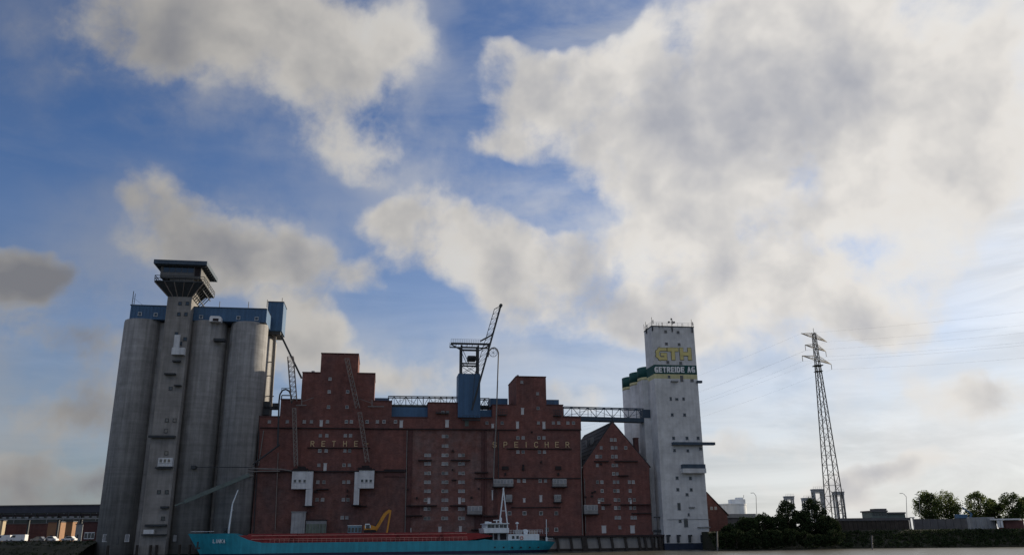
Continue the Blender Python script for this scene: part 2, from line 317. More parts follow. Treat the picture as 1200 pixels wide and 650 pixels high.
# ------------------------------------------------------------------ mesh builder
class MB:
    def __init__(s): s.v = []; s.f = []
    def add(s, vs, fs):
        o = len(s.v); s.v += [tuple(x) for x in vs]; s.f += [tuple(i + o for i in q) for q in fs]; return s
    def box(s, x0, x1, y0, y1, z0, z1):
        return s.add([(x0, y0, z0), (x1, y0, z0), (x1, y1, z0), (x0, y1, z0), (x0, y0, z1), (x1, y0, z1), (x1, y1, z1), (x0, y1, z1)],
                     [(0, 3, 2, 1), (4, 5, 6, 7), (0, 1, 5, 4), (1, 2, 6, 5), (2, 3, 7, 6), (3, 0, 4, 7)])
    def bar(s, p, q, w, h=None):
        p, q = Vector(p), Vector(q); h = h or w; a = q - p
        if a.length < 1e-6: return s
        a.normalize(); ref = Vector((0, 0, 1)) if abs(a.z) < 0.9 else Vector((0, 1, 0))
        u = a.cross(ref).normalized() * w / 2; v = u.cross(a).normalized() * h / 2
        return s.add([p - u - v, p + u - v, p + u + v, p - u + v, q - u - v, q + u - v, q + u + v, q - u + v],
                     [(0, 3, 2, 1), (4, 5, 6, 7), (0, 1, 5, 4), (1, 2, 6, 5), (2, 3, 7, 6), (3, 0, 4, 7)])
    def tube(s, p, q, r, n=8, r2=None):
        p, q = Vector(p), Vector(q); r2 = r if r2 is None else r2; a = (q - p)
        if a.length < 1e-6: return s
        a.normalize(); ref = Vector((0, 0, 1)) if abs(a.z) < 0.9 else Vector((0, 1, 0))
        u = a.cross(ref).normalized(); v = u.cross(a)
        vs = []; 
        for c, rr in ((p, r), (q, r2)):
            for i in range(n):
                g = 2 * math.pi * i / n; vs.append(c + u * math.cos(g) * rr + v * math.sin(g) * rr)
        fs = [(i, (i + 1) % n, n + (i + 1) % n, n + i) for i in range(n)] + [tuple(range(n))[::-1], tuple(range(n, 2 * n))]
        return s.add(vs, fs)
    def path(s, pts, r, n=6):
        for a, b in zip(pts, pts[1:]): s.tube(a, b, r, n)
        return s
    def prism(s, poly, y0, y1):
        """poly: list of (x, z), extruded along depth"""
        n = len(poly); vs = [(x, y0, z) for x, z in poly] + [(x, y1, z) for x, z in poly]
        return s.add(vs, [tuple(range(n)), tuple(range(2 * n - 1, n - 1, -1))] + [(i, n + i, n + (i + 1) % n, (i + 1) % n) for i in range(n)])
    def lathe(s, cx, cy, prof, n=32):
        vs = []; m = len(prof)
        for r, z in prof:
            for i in range(n):
                g = 2 * math.pi * i / n; vs.append((cx + r * math.cos(g), cy + r * math.sin(g), z))
        fs = [(j * n + i, j * n + (i + 1) % n, (j + 1) * n + (i + 1) % n, (j + 1) * n + i) for j in range(m - 1) for i in range(n)]
        fs += [tuple(range(n))[::-1], tuple(range((m - 1) * n, m * n))]
        return s.add(vs, fs)
    def mesh(s, name, m, base=(0, 0, 0), smooth=False):
        bx, by, bz = base
        me = bpy.data.meshes.new(name); me.from_pydata([(x - bx, y - by, z - bz) for x, y, z in s.v], [], s.f)
        me.materials.append(m)
        if smooth:
            for p in me.polygons: p.use_smooth = len(p.vertices) == 4
        me.update(); return me

class Thing:
    def __init__(s, name, label, cat, base, group=None, site=True, rotz=0):
        s.base = tuple(base); o = bpy.data.objects.new(name, None); o.empty_display_size = 0.5; col.objects.link(o)
        o.matrix_world = (SITE @ Matrix.Translation(s.base)) if site else (Matrix.Translation(s.base) @ Matrix.Rotation(rotz, 4, 'Z'))
        o['label'] = label; o['category'] = cat
        if group: o['group'] = group
        s.o = o
    def part(s, name, mb, m, parent=None, smooth=False, label=None, local=False):
        me = mb.mesh(name, m, (0, 0, 0) if local else s.base, smooth)
        o = bpy.data.objects.new(name, me); col.objects.link(o); o.parent = parent or s.o
        if label: o['label'] = label
        return o
    def inst(s, name, me, loc, parent=None, rot=None, scale=None):
        o = bpy.data.objects.new(name, me); col.objects.link(o); o.parent = parent or s.o
        o.location = Vector(loc) - Vector(s.base) if parent is None or parent.location.length == 0 else Vector(loc)
        if rot: o.rotation_euler = rot
        if scale: o.scale = scale
        return o
def single(name, mb, m, label=None, cat=None, base=(0, 0, 0), group=None, site=True, kind=None, smooth=False):
    me = mb.mesh(name, m, base, smooth); o = bpy.data.objects.new(name, me); col.objects.link(o)
    o.matrix_world = (SITE @ Matrix.Translation(base)) if site else Matrix.Translation(base)
    if label: o['label'] = label
    if cat: o['category'] = cat
    if group: o['group'] = group
    if kind: o['kind'] = kind
    return o

# shared window / door meshes (front faces look along -y)
def ring(w, h, t, dep):
    b = MB(); b.box(-w / 2, w / 2, -dep, 0, h / 2 - t, h / 2); b.box(-w / 2 - .05, w / 2 + .05, -dep - .06, 0, -h / 2, -h / 2 + t)
    b.box(-w / 2, -w / 2 + t, -dep, 0, -h / 2 + t, h / 2 - t); b.box(w / 2 - t, w / 2, -dep, 0, -h / 2 + t, h / 2 - t); return b
WCACHE = {}; WR = random.Random(21)
def wmesh(w, h, fm, pm, cross=True):
    k = (round(w, 2), round(h, 2), fm.name, pm.name, cross)
    if k not in WCACHE:
        fr = ring(w, h, 0.13, 0.10)
        if cross: fr.box(-.035, .035, -.09, 0, -h / 2 + .13, h / 2 - .13)
        WCACHE[k] = (fr.mesh('window_frame', fm), MB().box(-w / 2 + .13, w / 2 - .13, -.045, -.01, -h / 2 + .13, h / 2 - .13).mesh('pane', pm))
    return WCACHE[k]
def window(T, px, py, d=0.0, w=0.95, h=1.0, fm=None, pm=None, cross=True, name='window'):
    s, z = S(px, py, d); a, b = wmesh(w, h, fm or WR.choice((FRAME, FRAME, FRAME2, FRAME2, FRAME3)), pm or WR.choice((PANE, PANE, GLASS)), cross)
    o = T.inst(name, a, (s, d, z)); p = bpy.data.objects.new('pane', b); col.objects.link(p); p.parent = o
    return o
DCACHE = {}
def door(T, px, py, wpx, hpx, d=0.0, m=None):
    s0, s1, z0, z1 = R(px - wpx / 2, py - hpx / 2, px + wpx / 2, py + hpx / 2, d); w, h = round(s1 - s0, 1), round(z1 - z0, 1); m = m or DOORM
    k = (w, h, m.name)
    if k not in DCACHE:
        b = MB().box(-w / 2, w / 2, -.09, 0, -h / 2, h / 2); b.box(-w / 2 - .1, w / 2 + .1, -.16, 0, h / 2, h / 2 + .14)
        DCACHE[k] = b.mesh('door', m)
    return T.inst('door', DCACHE[k], ((s0 + s1) / 2, d, (z0 + z1) / 2))
def ledge(T, px0, px1, py, d=0.0, hpx=1.0, out=0.6, m=None, name='ledge'):
    s0, s1, z0, z1 = R(px0, py - hpx / 2, px1, py + hpx / 2, d)
    return T.part(name, MB().box(s0, s1, d - out, d + .002, z0, z1), m or DARK)
# stroke letters
GL = {
 'R': [[(0, 0), (0, 1), (.75, 1), (.95, .85), (.95, .65), (.75, .5), (0, .5)], [(.5, .5), (1, 0)]],
 'E': [[(1, 1), (0, 1), (0, 0), (1, 0)], [(0, .5), (.85, .5)]], 'T': [[(0, 1), (1, 1)], [(.5, 1), (.5, 0)]],
 'H': [[(0, 0), (0, 1)], [(1, 0), (1, 1)], [(0, .5), (1, .5)]], '-': [[(.1, .5), (.9, .5)]],
 'S': [[(1, .85), (.8, 1), (.2, 1), (0, .85), (0, .62), (.2, .5), (.8, .5), (1, .38), (1, .15), (.8, 0), (.2, 0), (0, .15)]],
 'P': [[(0, 0), (0, 1), (.75, 1), (.97, .85), (.97, .62), (.75, .47), (0, .47)]], 'I': [[(.5, 0), (.5, 1)]],
 'C': [[(1, .82), (.78, 1), (.25, 1), (0, .78), (0, .22), (.25, 0), (.78, 0), (1, .18)]],
 'G': [[(1, 1), (.3, 1), (0, .72), (0, .28), (.3, 0), (1, 0), (1, .45), (.6, .45)]],
 'D': [[(0, 0), (0, 1), (.65, 1), (1, .75), (1, .25), (.65, 0), (0, 0)]], 'A': [[(0, 0), (.5, 1), (1, 0)], [(.2, .35), (.8, .35)]],
 'L': [[(0, 1), (0, 0), (1, 0)]], 'N': [[(0, 0), (0, 1), (1, 0), (1, 1)]], 'K': [[(0, 0), (0, 1)], [(1, 1), (0, .45)], [(.35, .62), (1, 0)]],
}
def letter(ch, x0, x1, z0, z1, y, t, dep):
    b = MB(); w, h = x1 - x0 - t, z1 - z0 - t
    for i, pl in enumerate(GL[ch]):
        pts = [Vector((x0 + t / 2 + u * w, 0, z0 + t / 2 + v * h)) for u, v in pl]
        for j, (p, q) in enumerate(zip(pts, pts[1:])):
            a = (q - p).normalized(); p2 = p - a * t / 2; q2 = q + a * t / 2; nn = Vector((-a.z, 0, a.x)) * t / 2
            off = .004 * (i * 12 + j)                        # strokes overlap: keep their faces off one plane
            y0 = y - dep - off
            vs = [p2 + nn, p2 - nn, q2 - nn, q2 + nn]
            b.add([(v.x, y0, v.z) for v in vs] + [(v.x, y, v.z) for v in vs], [(0, 1, 2, 3), (7, 6, 5, 4), (0, 4, 5, 1), (1, 5, 6, 2), (2, 6, 7, 3), (3, 7, 4, 0)])
    return b
def pt(px, py, d):
    s, z = S(px, py, d); return (s, d, z)
def truss(p0, p1, q0, q1, n, wc, wb, xbrace=False):
    """planar lattice between chord p0-p1 and chord q0-q1"""
    p0, p1, q0, q1 = map(Vector, (p0, p1, q0, q1)); b = MB(); b.bar(p0, p1, wc); b.bar(q0, q1, wc)
    for i in range(n + 1):
        f = i / n; b.bar(p0.lerp(p1, f), q0.lerp(q1, f), wb)
        if i < n:
            g = (i + 1) / n
            if i % 2 or xbrace: b.bar(p0.lerp(p1, f), q0.lerp(q1, g), wb)
            if not i % 2 or xbrace: b.bar(q0.lerp(q1, f), p0.lerp(p1, g), wb)
    return b

# ================================================================== SETTING
single('water', MB().add([(-15000, -600, 0), (15000, -600, 0), (15000, 25000, 0), (-15000, 25000, 0)], [(0, 1, 2, 3)]), WATER, kind='structure', site=False)
# land behind the quay, with the waterfront edge following the quay and the right bank
def site2w(s, d, z): return SITE @ Vector((s, d, z))
sR = S(838, 640, 0)[0]
bankz = 5.2
edge = [site2w(-400, 2.2, QZ), site2w(sR + 2, 2.2, QZ)]
lp = [(-9000, edge[0].y - 30), (edge[0].x, edge[0].y), (edge[1].x, edge[1].y), (edge[1].x + 8, edge[1].y + 2), (9000, edge[1].y + 8), (9000, 18000), (-9000, 18000)]
n = len(lp)
gm = MB().add([(x, y, QZ - .15) for x, y in lp] + [(x, y, -2) for x, y in lp], [tuple(range(n))] + [(i, n + i, n + (i + 1) % n, (i + 1) % n) for i in range(n)])
single('ground', gm, YARD, kind='structure', site=False)

# ================================================================== GRAIN SILO (left)
sb0 = S(114, 646, -2)
SZ0 = 0.6
T = Thing('grain_silo', 'grey concrete grain silo with round bins, blue roof gallery and lift tower', 'silo', (S(205, 600, -4)[0], 0, SZ0))
silo = T
DF = -3.0                                     # front of the bins
def bins():
    out = []
    for (l, r, yt) in ((148.6, 190.5, 375), (223, 268, 378), (270, 316, 380)):
        s0, z1 = S(l, yt, DF + 5.6)[0], S((l + r) / 2, yt - 1, DF + 1.5)[1]; s1 = S(r, yt, DF + 5.6)[0]
        out.append((s0, s1, z1))
    return out
bl = bins(); ztop = bl[0][2]; rad = sum((b[1] - b[0]) / 2 for b in bl) / 3
for row in range(3):
    for (s0, s1, z1) in bl:
        c = (s0 + s1) / 2
        m = MB().lathe(c, DF + rad + row * (2 * rad + .15), [(rad, SZ0), (rad, ztop - .5), (rad - .12, ztop - .3), (rad - .12, ztop)], 72)
        T.part('silo_bin', m, CONC, smooth=True)
cdep = DF + rad * 2 * 3
# joint webs between bins
for a, b in ((1, 2),):
    x = (bl[a][1] + bl[b][0]) / 2
    T.part('joint_wall', MB().box(x - .6, x + .6, DF + rad + .8, cdep - rad, SZ0, ztop - .6), CONC)
# lift shaft
ts0, ts1 = S(196.3, 350, -5.5)[0], S(225, 350, -5.5)[0]
tzt = S(230, 322, -5.5)[1]
shaft = T.part('lift_shaft', MB().box(ts0, ts1, -5.5, 4.0, SZ0, tzt), CONCT)
T.part('joint_wall', MB().box(bl[0][1] - 1.2, ts0 + .3, DF + rad - 2.0, DF + rad + 2, SZ0, ztop - .4), CONC)
T.part('joint_wall', MB().box(ts1 - .3, bl[1][0] + 1.2, DF + rad - 2.0, DF + rad + 2, SZ0, ztop - .4), CONC)
# shaft openings: panes, ledges, boxes
for (px, py) in ((211, 355.5), (219.7, 355.5), (209.6, 368), (217.9, 368), (206.8, 391), (217, 397), (211.3, 402.3), (200, 455), (195.7, 492), (204.6, 492), (194.5, 504.6), (195, 530.5), (186.3, 576), (195.6, 576), (191, 607)):
    window(T, px, py, -5.5, 1.0, 1.1, DSTEEL, GLASS, False)
for (a, b, y, h) in ((203, 212, 423.5, 1.6), (193.5, 206.5, 438.5, 1.6), (205, 213, 452, 1.2), (175, 206, 511.5, 2.5), (183, 202, 548, 1.6), (189, 198, 594, 2.5), (167, 196, 626, 1.3), (171, 196, 615, 2.4)):
    ledge(T, a, b, y, -5.5, h, 1.4, DSTEEL, 'steel_ledge')
for (x0, y0, x1, y1, dd, m_) in ((203.5, 392, 210, 412, 1.0, WDIRTY), (201, 407, 216, 415, 1.6, WDIRTY), (185, 536, 202, 546, 1.6, WDIRTY), (168, 620, 180, 625, 1.2, WDIRTY)):
    s0, s1, z0, z1 = R(x0, y0, x1, y1, -5.5 - dd); T.part('control_cabin', MB().box(s0, s1, -5.5 - dd, -5.5, z0, z1), m_)
for px in (188.5, 193.3, 198):
    window(T, px, 539.5, -7.11, 1.0, 1.2, WPAINT, GLASS, False)
# shaft head: room, splayed gallery, flat roof
h0, h1 = S(187.8, 320, -6.5)[0], S(235.7, 320, -6.5)[0]
hz0, hz1 = S(210, 325, -6.5)[1], S(210, 310.5, -6.5)[1]
HB = 8.0
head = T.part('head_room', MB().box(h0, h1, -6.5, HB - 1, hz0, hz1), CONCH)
for i in range(5):
    x = h0 + (h1 - h0) * (.14 + .15 * i)
    T.part('window_band', MB().box(x - .8, x + .8, -6.56, -6.5, hz0 + 1.6, hz1 - .5), GLASS, head)
T.part('window_band', MB().box(h1 - 1.9, h1 - .3, -6.57, -6.5, hz0 + .6, hz1 - .2), DARK, head)
r_s0, r_s1 = S(180.2, 306, -8.3)[0], S(242.7, 308, -8.3)[0]
rz0, rz1 = S(210, 309.5, -8.3)[1], S(210, 304.8, -8.3)[1]
T.part('flat_roof', MB().box(r_s0, r_s1, -8.3, HB + 1.5, rz0, rz1), BSTEEL)
for i in range(7):
    y = -7.4 + i * 2.3
    T.part('roof_rib', MB().box(r_s0 + .4, r_s1 - .4, y, y + .25, rz0 - .35, rz0 - .004), DSTEEL)
g0, g1 = S(181.5, 324, -8.2)[0], S(239.5, 325, -8.2)[0]
gz = S(210, 329, -8.2)[1]; gr = S(210, 323.3, -8.2)[1]; nz = S(210, 347.5, -5.5)[1]
T.part('gallery_floor', MB().box(g0, g1, -8.2, HB + 1.0, gz - .35, gz), DSTEEL)
b = MB()
for z in (gr, (gr + gz) / 2):
    b.bar((g0, -8.2, z), (g1, -8.2, z), .16); b.bar((g1, -8.2, z), (g1, HB + 1, z), .16); b.bar((g0, -8.2, z), (g0, HB + 1, z), .16)
for i in range(9):
    x = g0 + (g1 - g0) * i / 8; b.bar((x, -8.2, gz), (x, -8.2, gr), .12)
for i in range(8):
    y = -8.2 + (HB + 9.2) * i / 7; b.bar((g1, y, gz), (g1, y, gr), .12); b.bar((g0, y, gz), (g0, y, gr), .12)
T.part('railing', b, DSTEEL)
m = MB().add([(ts0, -5.52, nz), (ts1, -5.52, nz), (g1 - .3, -8.0, gz - .36), (g0 + .3, -8.0, gz - .36), (ts0, 3, nz), (ts1, 3, nz), (h1, HB - 1.5, gz - .36), (g0 + .3, HB - 1, gz - .36)],
             [(0, 1, 2, 3), (4, 0, 3, 7), (7, 6, 5, 4), (3, 2, 6, 7)])
T.part('splayed_soffit', m, DSTEEL)
for i in range(6):
    f = i / 5
    p = Vector((ts0, -5.6, nz)).lerp(Vector((ts1, -5.6, nz)), f); q = Vector((g0, -8.1, gz - .4)).lerp(Vector((g1, -8.1, gz - .4)), f)
    T.part('bracket', MB().bar(p, q, .22), RUSTY)
for i in range(6):
    y = -5 + i * 2.2
    T.part('bracket', MB().bar((ts1, y, nz - .5), (g1, y, gz - .4), .22).bar((ts1, y, nz + 2.4), (g1 - .4, y, gz - .4), .14), DSTEEL)
T.part('gallery_beam', MB().bar((ts1 + 1.3, -5, nz + .2), (ts1 + 1.3, 7, nz + .2), .25).bar((ts1 + 2.8, -5, nz + 2.3), (ts1 + 2.8, 7, nz + 2.3), .2), DSTEEL)
# blue roof gallery
e0, e1 = S(152.6, 365, DF + 1.2)[0], S(312.4, 370, DF + 1.2)[0]
ez1 = S(230, 359.8, DF + 1.2)[1]
bg_ = T.part('roof_gallery', MB().box(e0, e1, DF + 1.2, cdep - 3, ztop + .005, ez1), BLUE)
for i in range(40):
    x = e0 + (e1 - e0) * (i + .5) / 40
    T.part('cladding_rib', MB().box(x - .06, x + .06, DF + 1.13, DF + 1.2, ztop + .2, ez1 - .2), BLUE, bg_)
T.part('roof_trim', MB().box(e0 - .2, e1, DF + 1.0, cdep - 2.8, ez1, ez1 + .22), BSTEEL)
for px, py in ((164, 367.7), (182.5, 368.6), (235.7, 371.2), (279.4, 372.2), (300.7, 373.2)):
    window(T, px, py, DF + 1.13, 1.1, 1.1, WDIRTY, GLASS, False)
s0, s1, z0, z1 = R(245.5, 370, 259, 376.3, DF - 1.3)
T.part('white_outlet_hood', MB().prism([(s0, z0), (s1, z0), (s1, z1 - .3), (s1 - .6, z1), (s0 + .3, z1), (s0, z1 - .5)], DF - 1.3, DF + 1.1), WPAINT)
T.part('hood_opening', MB().box(s0 + 1, s1 - .7, DF - 1.36, DF - 1.3, z0 + .1, z0 + .9), DARK)
s0, s1, z0, z1 = R(250, 396, 263, 399, DF - .8)
T.part('steel_ledge', MB().box(s0, s1, DF - .8, DF + 1.5, z0, z1), DSTEEL)
BD = DF + 13
b0, b1, bz0, bz1 = R(313, 387.5, 331.4, 353.8, BD); bz0, bz1 = min(bz0, bz1), max(bz0, bz1)
bb = T.part('blue_head_box', MB().box(b0, b1, BD, BD + 9, bz0, bz1), BLUE)
for i in range(6):
    x = b0 + (b1 - b0) * (i + .5) / 6; T.part('cladding_rib', MB().box(x - .06, x + .06, BD - .07, BD, bz0 + .2, bz1 - .2), BLUE, bb)
T.part('box_underframe', MB().box(b0 + .4, b1 - .4, BD + .3, BD + 8.5, bz0 - 1.1, bz0 - .004), DSTEEL)
T.part('roof_trim', MB().box(b0 - .15, b1 + .15, BD - .15, BD + 9.1, bz1, bz1 + .2), BSTEEL)
for px, y0, y1 in ((156.7, 341, 358), (257.8, 353, 361), (291.6, 353.5, 363), (331, 349, 354), (313.5, 351, 356)):
    dd = DF + 2 if px < 300 else BD + 1
    s, z1 = S(px, y0, dd); z0 = S(px, y1 + 4, dd)[1]; m = MB().tube((s, dd, z0), (s, dd, z1), .1, 6)
    if px < 160:
        m.tube((s + .6, dd, z0), (s + .6, dd, z1 - .8), .07, 6)
        for i in range(6): m.bar((s, dd, z0 + i * .75), (s + .6, dd, z0 + .4 + i * .75), .06)
        m.bar((s, dd, z1 - 2), pt(167, 357, dd), .05)
    T.part('antenna', m, DSTEEL)
for k in range(2):                                # drop pipe from the blue box
    a, c = pt(322 + k * 1.2, 391, BD + 2), pt(315 + k * 1.5, 500, BD + 2)
    T.part('drop_pipe', MB().tube(a, c, .42 - .15 * k, 10), PIPEM)
for y in (424, 464, 440):
    p = pt(312, y, BD + 2); q = pt(321, y, BD + 2); T.part('pipe_bracket', MB().bar(p, q, .25), DSTEEL)
# plinth openings and water-level piles
for px, py in ((123, 630), (136.5, 633), (149, 630), (205, 630), (218, 631)):
    window(T, px, py, DF + .3, 1.2, 2.0, WDIRTY if px in (123, 149) else DSTEEL, PANE, False)
for px in (126, 160, 176, 183, 210, 222):
    s = S(px, 645, DF - 3.5)[0]; T.part('fender_pile', MB().tube((s, DF - 3.4, -1), (s, DF - 3.4, 3.2), .38, 8), PILE)
# green belt conveyor and pipes across the bins
single('belt_conveyor', MB().bar(pt(216, 587.5, -7), pt(292, 556, -5), 1.2, 1.15).bar(pt(205, 592, -7), pt(216, 587.5, -7), .4), GREENST,
       'dark green belt conveyor climbing across the concrete bins', 'conveyor', base=pt(216, 587.5, -7))
m = MB().tube(pt(225, 547, -5), pt(296, 547, -5), .14, 6).box(*[v for v in (S(224, 547, -5)[0], S(229, 547, -5)[0], -5.3, -2, S(226, 549, -5)[1], S(226, 545, -5)[1])])
single('horizontal_pipe', m, DSTEEL, 'thin grey pipe running level across the concrete bins', 'pipe', base=pt(225, 547, -5))

# ================================================================== BRICK WAREHOUSE
BW = Thing('brick_warehouse', 'long red brick grain warehouse with stepped towers and raised lettering', 'warehouse', (S(490, 626)[0], 0, QZ))
T = BW
zband = S(500, 502, 0)[1]
x_l, x_a, x_b, x_r = S(303.7, 503)[0], S(476.6, 560)[0], S(583, 560)[0], S(680.6, 520)[0]
zmid = S(390, 552, 0)[1]
T.part('wall_section', MB().box(x_l, x_a, 0, 22, zmid, zband), BRICK); T.part('wall_section', MB().box(x_l, x_a, .04, 22, QZ - .2, zmid - .003), BRICKL)
T.part('wall_section', MB().box(x_a, x_b, .22, 22, QZ - .2, zband), BRICK2)
T.part('wall_section', MB().box(x_b, x_r, 0, 22, QZ - .2, zband), BRICK)
US = 0.35
sk = [(304.3, 488), (328.5, 488), (328.5, 468), (353.6, 468), (353.6, 436.5), (376, 436.5), (376, 414.5), (419.8, 414.5), (419.8, 437.5), (439, 437.5), (439, 470), (459, 470), (459, 489),
      (501.5, 489), (501.5, 472), (540, 472), (540, 489), (577, 489), (577, 474.5), (605, 474.5), (605, 441.5), (640, 441.5), (640, 474.5), (660, 474.5), (660, 489), (680.6, 489)]
poly = [S(x, y, US) for x, y in sk]
# upright sides and level tops
P = []
for i in range(0, len(sk), 2):
    (xa, ya), (xb, yb) = sk[i], sk[i + 1]
    za = (S(xa, ya, US)[1] + S(xb, yb, US)[1]) / 2
    P.append([S(xa, ya, US)[0], S(xb, yb, US)[0], za])
for a, b in zip(P, P[1:]):
    m_ = (a[1] + b[0]) / 2; a[1] = m_; b[0] = m_
poly = [(P[0][0], zband + .003)] 
for a, b, z in P: poly += [(a, z), (b, z)]
poly += [(P[-1][1], zband + .003)]
T.part('upper_wall', MB().prism(poly[::-1], US, 17), BRICK)
for a, b, z in P:                                     # copings
    T.part('coping', MB().box(a - .12, b + .12, US - .18, 17.1, z + .004, z + .26), BRICKD)
for (a, b) in ((305, 606), (636, 681)): ledge(T, a, b, 502.2 if a < 400 else 503.2, 0, 1.1, .45, DARK, 'cornice')
ledge(T, 300, 475, 552, 0, 1.4, .5, DARK, 'cornice'); ledge(T, 585, 680, 560, 0, 1.0, .35, DARK, 'cornice')
for a, b, y in ((593.4, 669.7, 525.6), (360, 434, 524.5), (599, 657, 594)): ledge(T, a, b, y, 0, .9, .4)
for a, b, y in ((490, 505.7, 539), (528, 551, 539), (477, 512, 592), (527, 546, 592), (476, 495, 603.8), (556, 572, 553.5), (556, 578, 560), (566, 583, 604), (552, 578, 620)): ledge(T, a, b, y, .22, 1.2, .9)
ledge(T, 371, 385, 573, 0, 1.2, 1.0); ledge(T, 450, 476, 551, 0, 3.0, .4); ledge(T, 415, 430, 592.5, 0, 1.2, .9)
ledge(T, 450, 477, 556, 0, 4, .25, BRICKD)
# pilaster strips / vertical joints
for px in (478.5, 481, 565.5, 569, 580):
    s = S(px, 560, .22)[0]; T.part('pilaster', MB().box(s - .35, s + .35, -.05, .21, QZ - .1, zband - .4), BRICKD)
# flat patches of darker brick on the middle section
for (x0, y0, x1, y1) in ((477.5, 593, 492, 603), (566, 520, 570, 600), (556, 604, 578, 619)):
    s0, s1, z0, z1 = R(x0, y0, x1, y1, .2); T.part('dark_patch', MB().box(s0, s1, .15, .21, z0, z1), BRICKD)
rowsB = [510.9, 522.2, 533, 543, 554, 564.5, 575, 585.5, 595.7, 606.8]
for i, y in enumerate(rowsB):
    for x in (519.5, 523.6): window(T, x - i * .04, y, .22)
    if i >= 2:
        for x in (499.3, 503.4):
            if not (i == 7 and x > 500): window(T, x - i * .1, y, .22, pm=random.choice((PANE, PANE, GLASS)))
        for x in (538.8, 542.9):
            if not (i == 7 and x < 540): window(T, x, y, .22, pm=random.choice((PANE, PANE, GLASS)))
door(T, 502.6, 586.5, 3, 6.5, .22); door(T, 538.5, 586.5, 3, 7, .22)
for px, py, w, h in ((480.5, 622, 3.2, 7), (515.4, 622, 3.4, 10), (539.5, 622, 3.2, 11), (535.5, 625, 3, 4)): door(T, px, py, w, h, .22)
for px, py, w, h in ((523.9, 496.3, 4, 8.5), (470.2, 496.8, 4, 8), (606.4, 498, 3.2, 8), (637.4, 498.5, 3.2, 8.4), (577.4, 499, 3, 4.5), (376.4, 496, 3.4, 7), (612.3, 481.8, 3.2, 7.5), (547, 496, 4.6, 6)):
    door(T, px, py, w, h, US, GREENST if px == 547 else None)
for py, xs in ((495.2, (588.5, 570.6, 631, 648.5, 654.7, 665.4, 672)), (493.8, (336.7, 356.6, 365, 383.8, 406, 411.8, 430.3, 442.3, 450, 463.5, 315.7)),
               (458.8, (385.8, 407.4)), (476.6, (385, 406.7)), (443.8, (386.8,)), (447.5, (611.5,)), (461, (630,)), (478, (630.6,)), (483, (519, 524.5)),):
    for x in xs: window(T, x, py, US, .95, 1.0, pm=random.choice((PANE, PANE, GLASS)))
for py, xs in ((512.6, (606.9, 613, 631.5, 637.4)), (529.2, (606.9, 613, 632.1, 638)), (563, (607.7, 614.3, 633, 639.2)), (600.8, (597, 614.6, 634, 651.8)), (620, (640.8, 651.8)),
               (510, (375.5, 383, 404.8, 410.8)), (527.8, (374.7, 382.3, 404.2, 409.7)), (544.6, (373.7, 403.2, 409.4)), (564.4, (372.4, 379.6, 403, 408.4)), (585, (371.6, 378, 402.4, 407.6)), (606, (401, 406.4))):
    for x in xs:
        big = py in (600.8, 620); window(T, x, py, 0, 1.15 if big else .95, 1.15 if big else 1.0, pm=GLASS if big else random.choice((PANE, PANE, GLASS)), cross=not big)
for px, py, w, h in ((614.3, 586, 2.8, 4.5), (633.8, 584, 3, 7.5), (381, 547, 3.6, 8.2), (577, 580, 1.4, 11)): door(T, px, py, w, h, 0)
# projecting glazed cabins on the front
def cabin(T, x0, y0, x1, y1, n, d, out):
    s0, s1, z0, z1 = R(x0, y0, x1, y1, d - out); zm = z0 + (z1 - z0) * .42
    c = T.part('bay_cabin', MB().box(s0, s1, d - out, d - .003, z0, z1), mat('cabin_grey', (.22, .22, .22), .7, .2, .6, streak=.2))
    T.part('cabin_floor', MB().box(s0 - .3, s1 + .3, d - out - .3, d - .003, z0 - .3, z0 - .003), DARK, c)
    for i in range(n):
        a = s0 + (s1 - s0) * (i + .1) / n; e_ = s0 + (s1 - s0) * (i + .9) / n
        T.part('cabin_frame', MB().box(a - .12, e_ + .12, d - out - .05, d - out - .002, zm - .12, z1 - .12), FRAME, c)
        T.part('cabin_pane', MB().box(a, e_, d - out - .08, d - out - .052, zm, z1 - .25), PANE, c)
for a in ((578.5, 560.8, 601.5, 569.5, 6, 0, 1.6), (648, 560.5, 664, 569.5, 4, 0, 1.6), (650, 579, 657.4, 587.5, 3, 0, 1.2), (593, 579, 600, 587.5, 3, 0, 1.2), (548, 592.2, 565, 602, 4, .22, 1.5)): cabin(T, *a)
# dark outlets with hoods
for px, py, w, h in ((592, 548, 8, 4), (654, 548, 7, 4), (613, 547.5, 2.5, 7), (592, 555, 2.4, 2.6), (654, 555, 2.4, 2.6), (623, 506, 2, 2), (634, 541, 2, 2.5), (488.5, 583, 2.4, 2.4), (552.6, 582.5, 2.4, 2.4), (530.5, 528, 3, 1.6), (530.4, 550, 2, 2), (532, 562, 6, 1.2), (370, 575.5, 4, 3), (407, 574.5, 2, 3), (407, 580, 2, 2), (478, 573, 1.6, 2), (561, 572, 2, 2)):
    s0, s1, z0, z1 = R(px - w / 2, py - h / 2, px + w / 2, py + h / 2, 0); T.part('outlet_hood', MB().prism([(s0, z0), (s1, z0), (s1 - .1, z1), (s0 + .1, z1)], -.55, .2), DARK)
# balconies high on the upper wall
for (x0, y0, x1, y1) in ((584, 479, 594, 486), (649, 480, 658, 487), (499 + 12, 481, 526, 484)):
    s0, s1, z0, z1 = R(x0, y0, x1, y1, US - 1.2); b = MB().box(s0, s1, US - 1.2, US, z0, z0 + .25)
    for z in (z1, (z0 + z1) / 2): b.bar((s0, US - 1.2, z), (s1, US - 1.2, z), .09)
    for i in range(5): x = s0 + (s1 - s0) * i / 4; b.bar((x, US - 1.2, z0), (x, US - 1.2, z1), .09)
    T.part('balcony', b, DSTEEL)
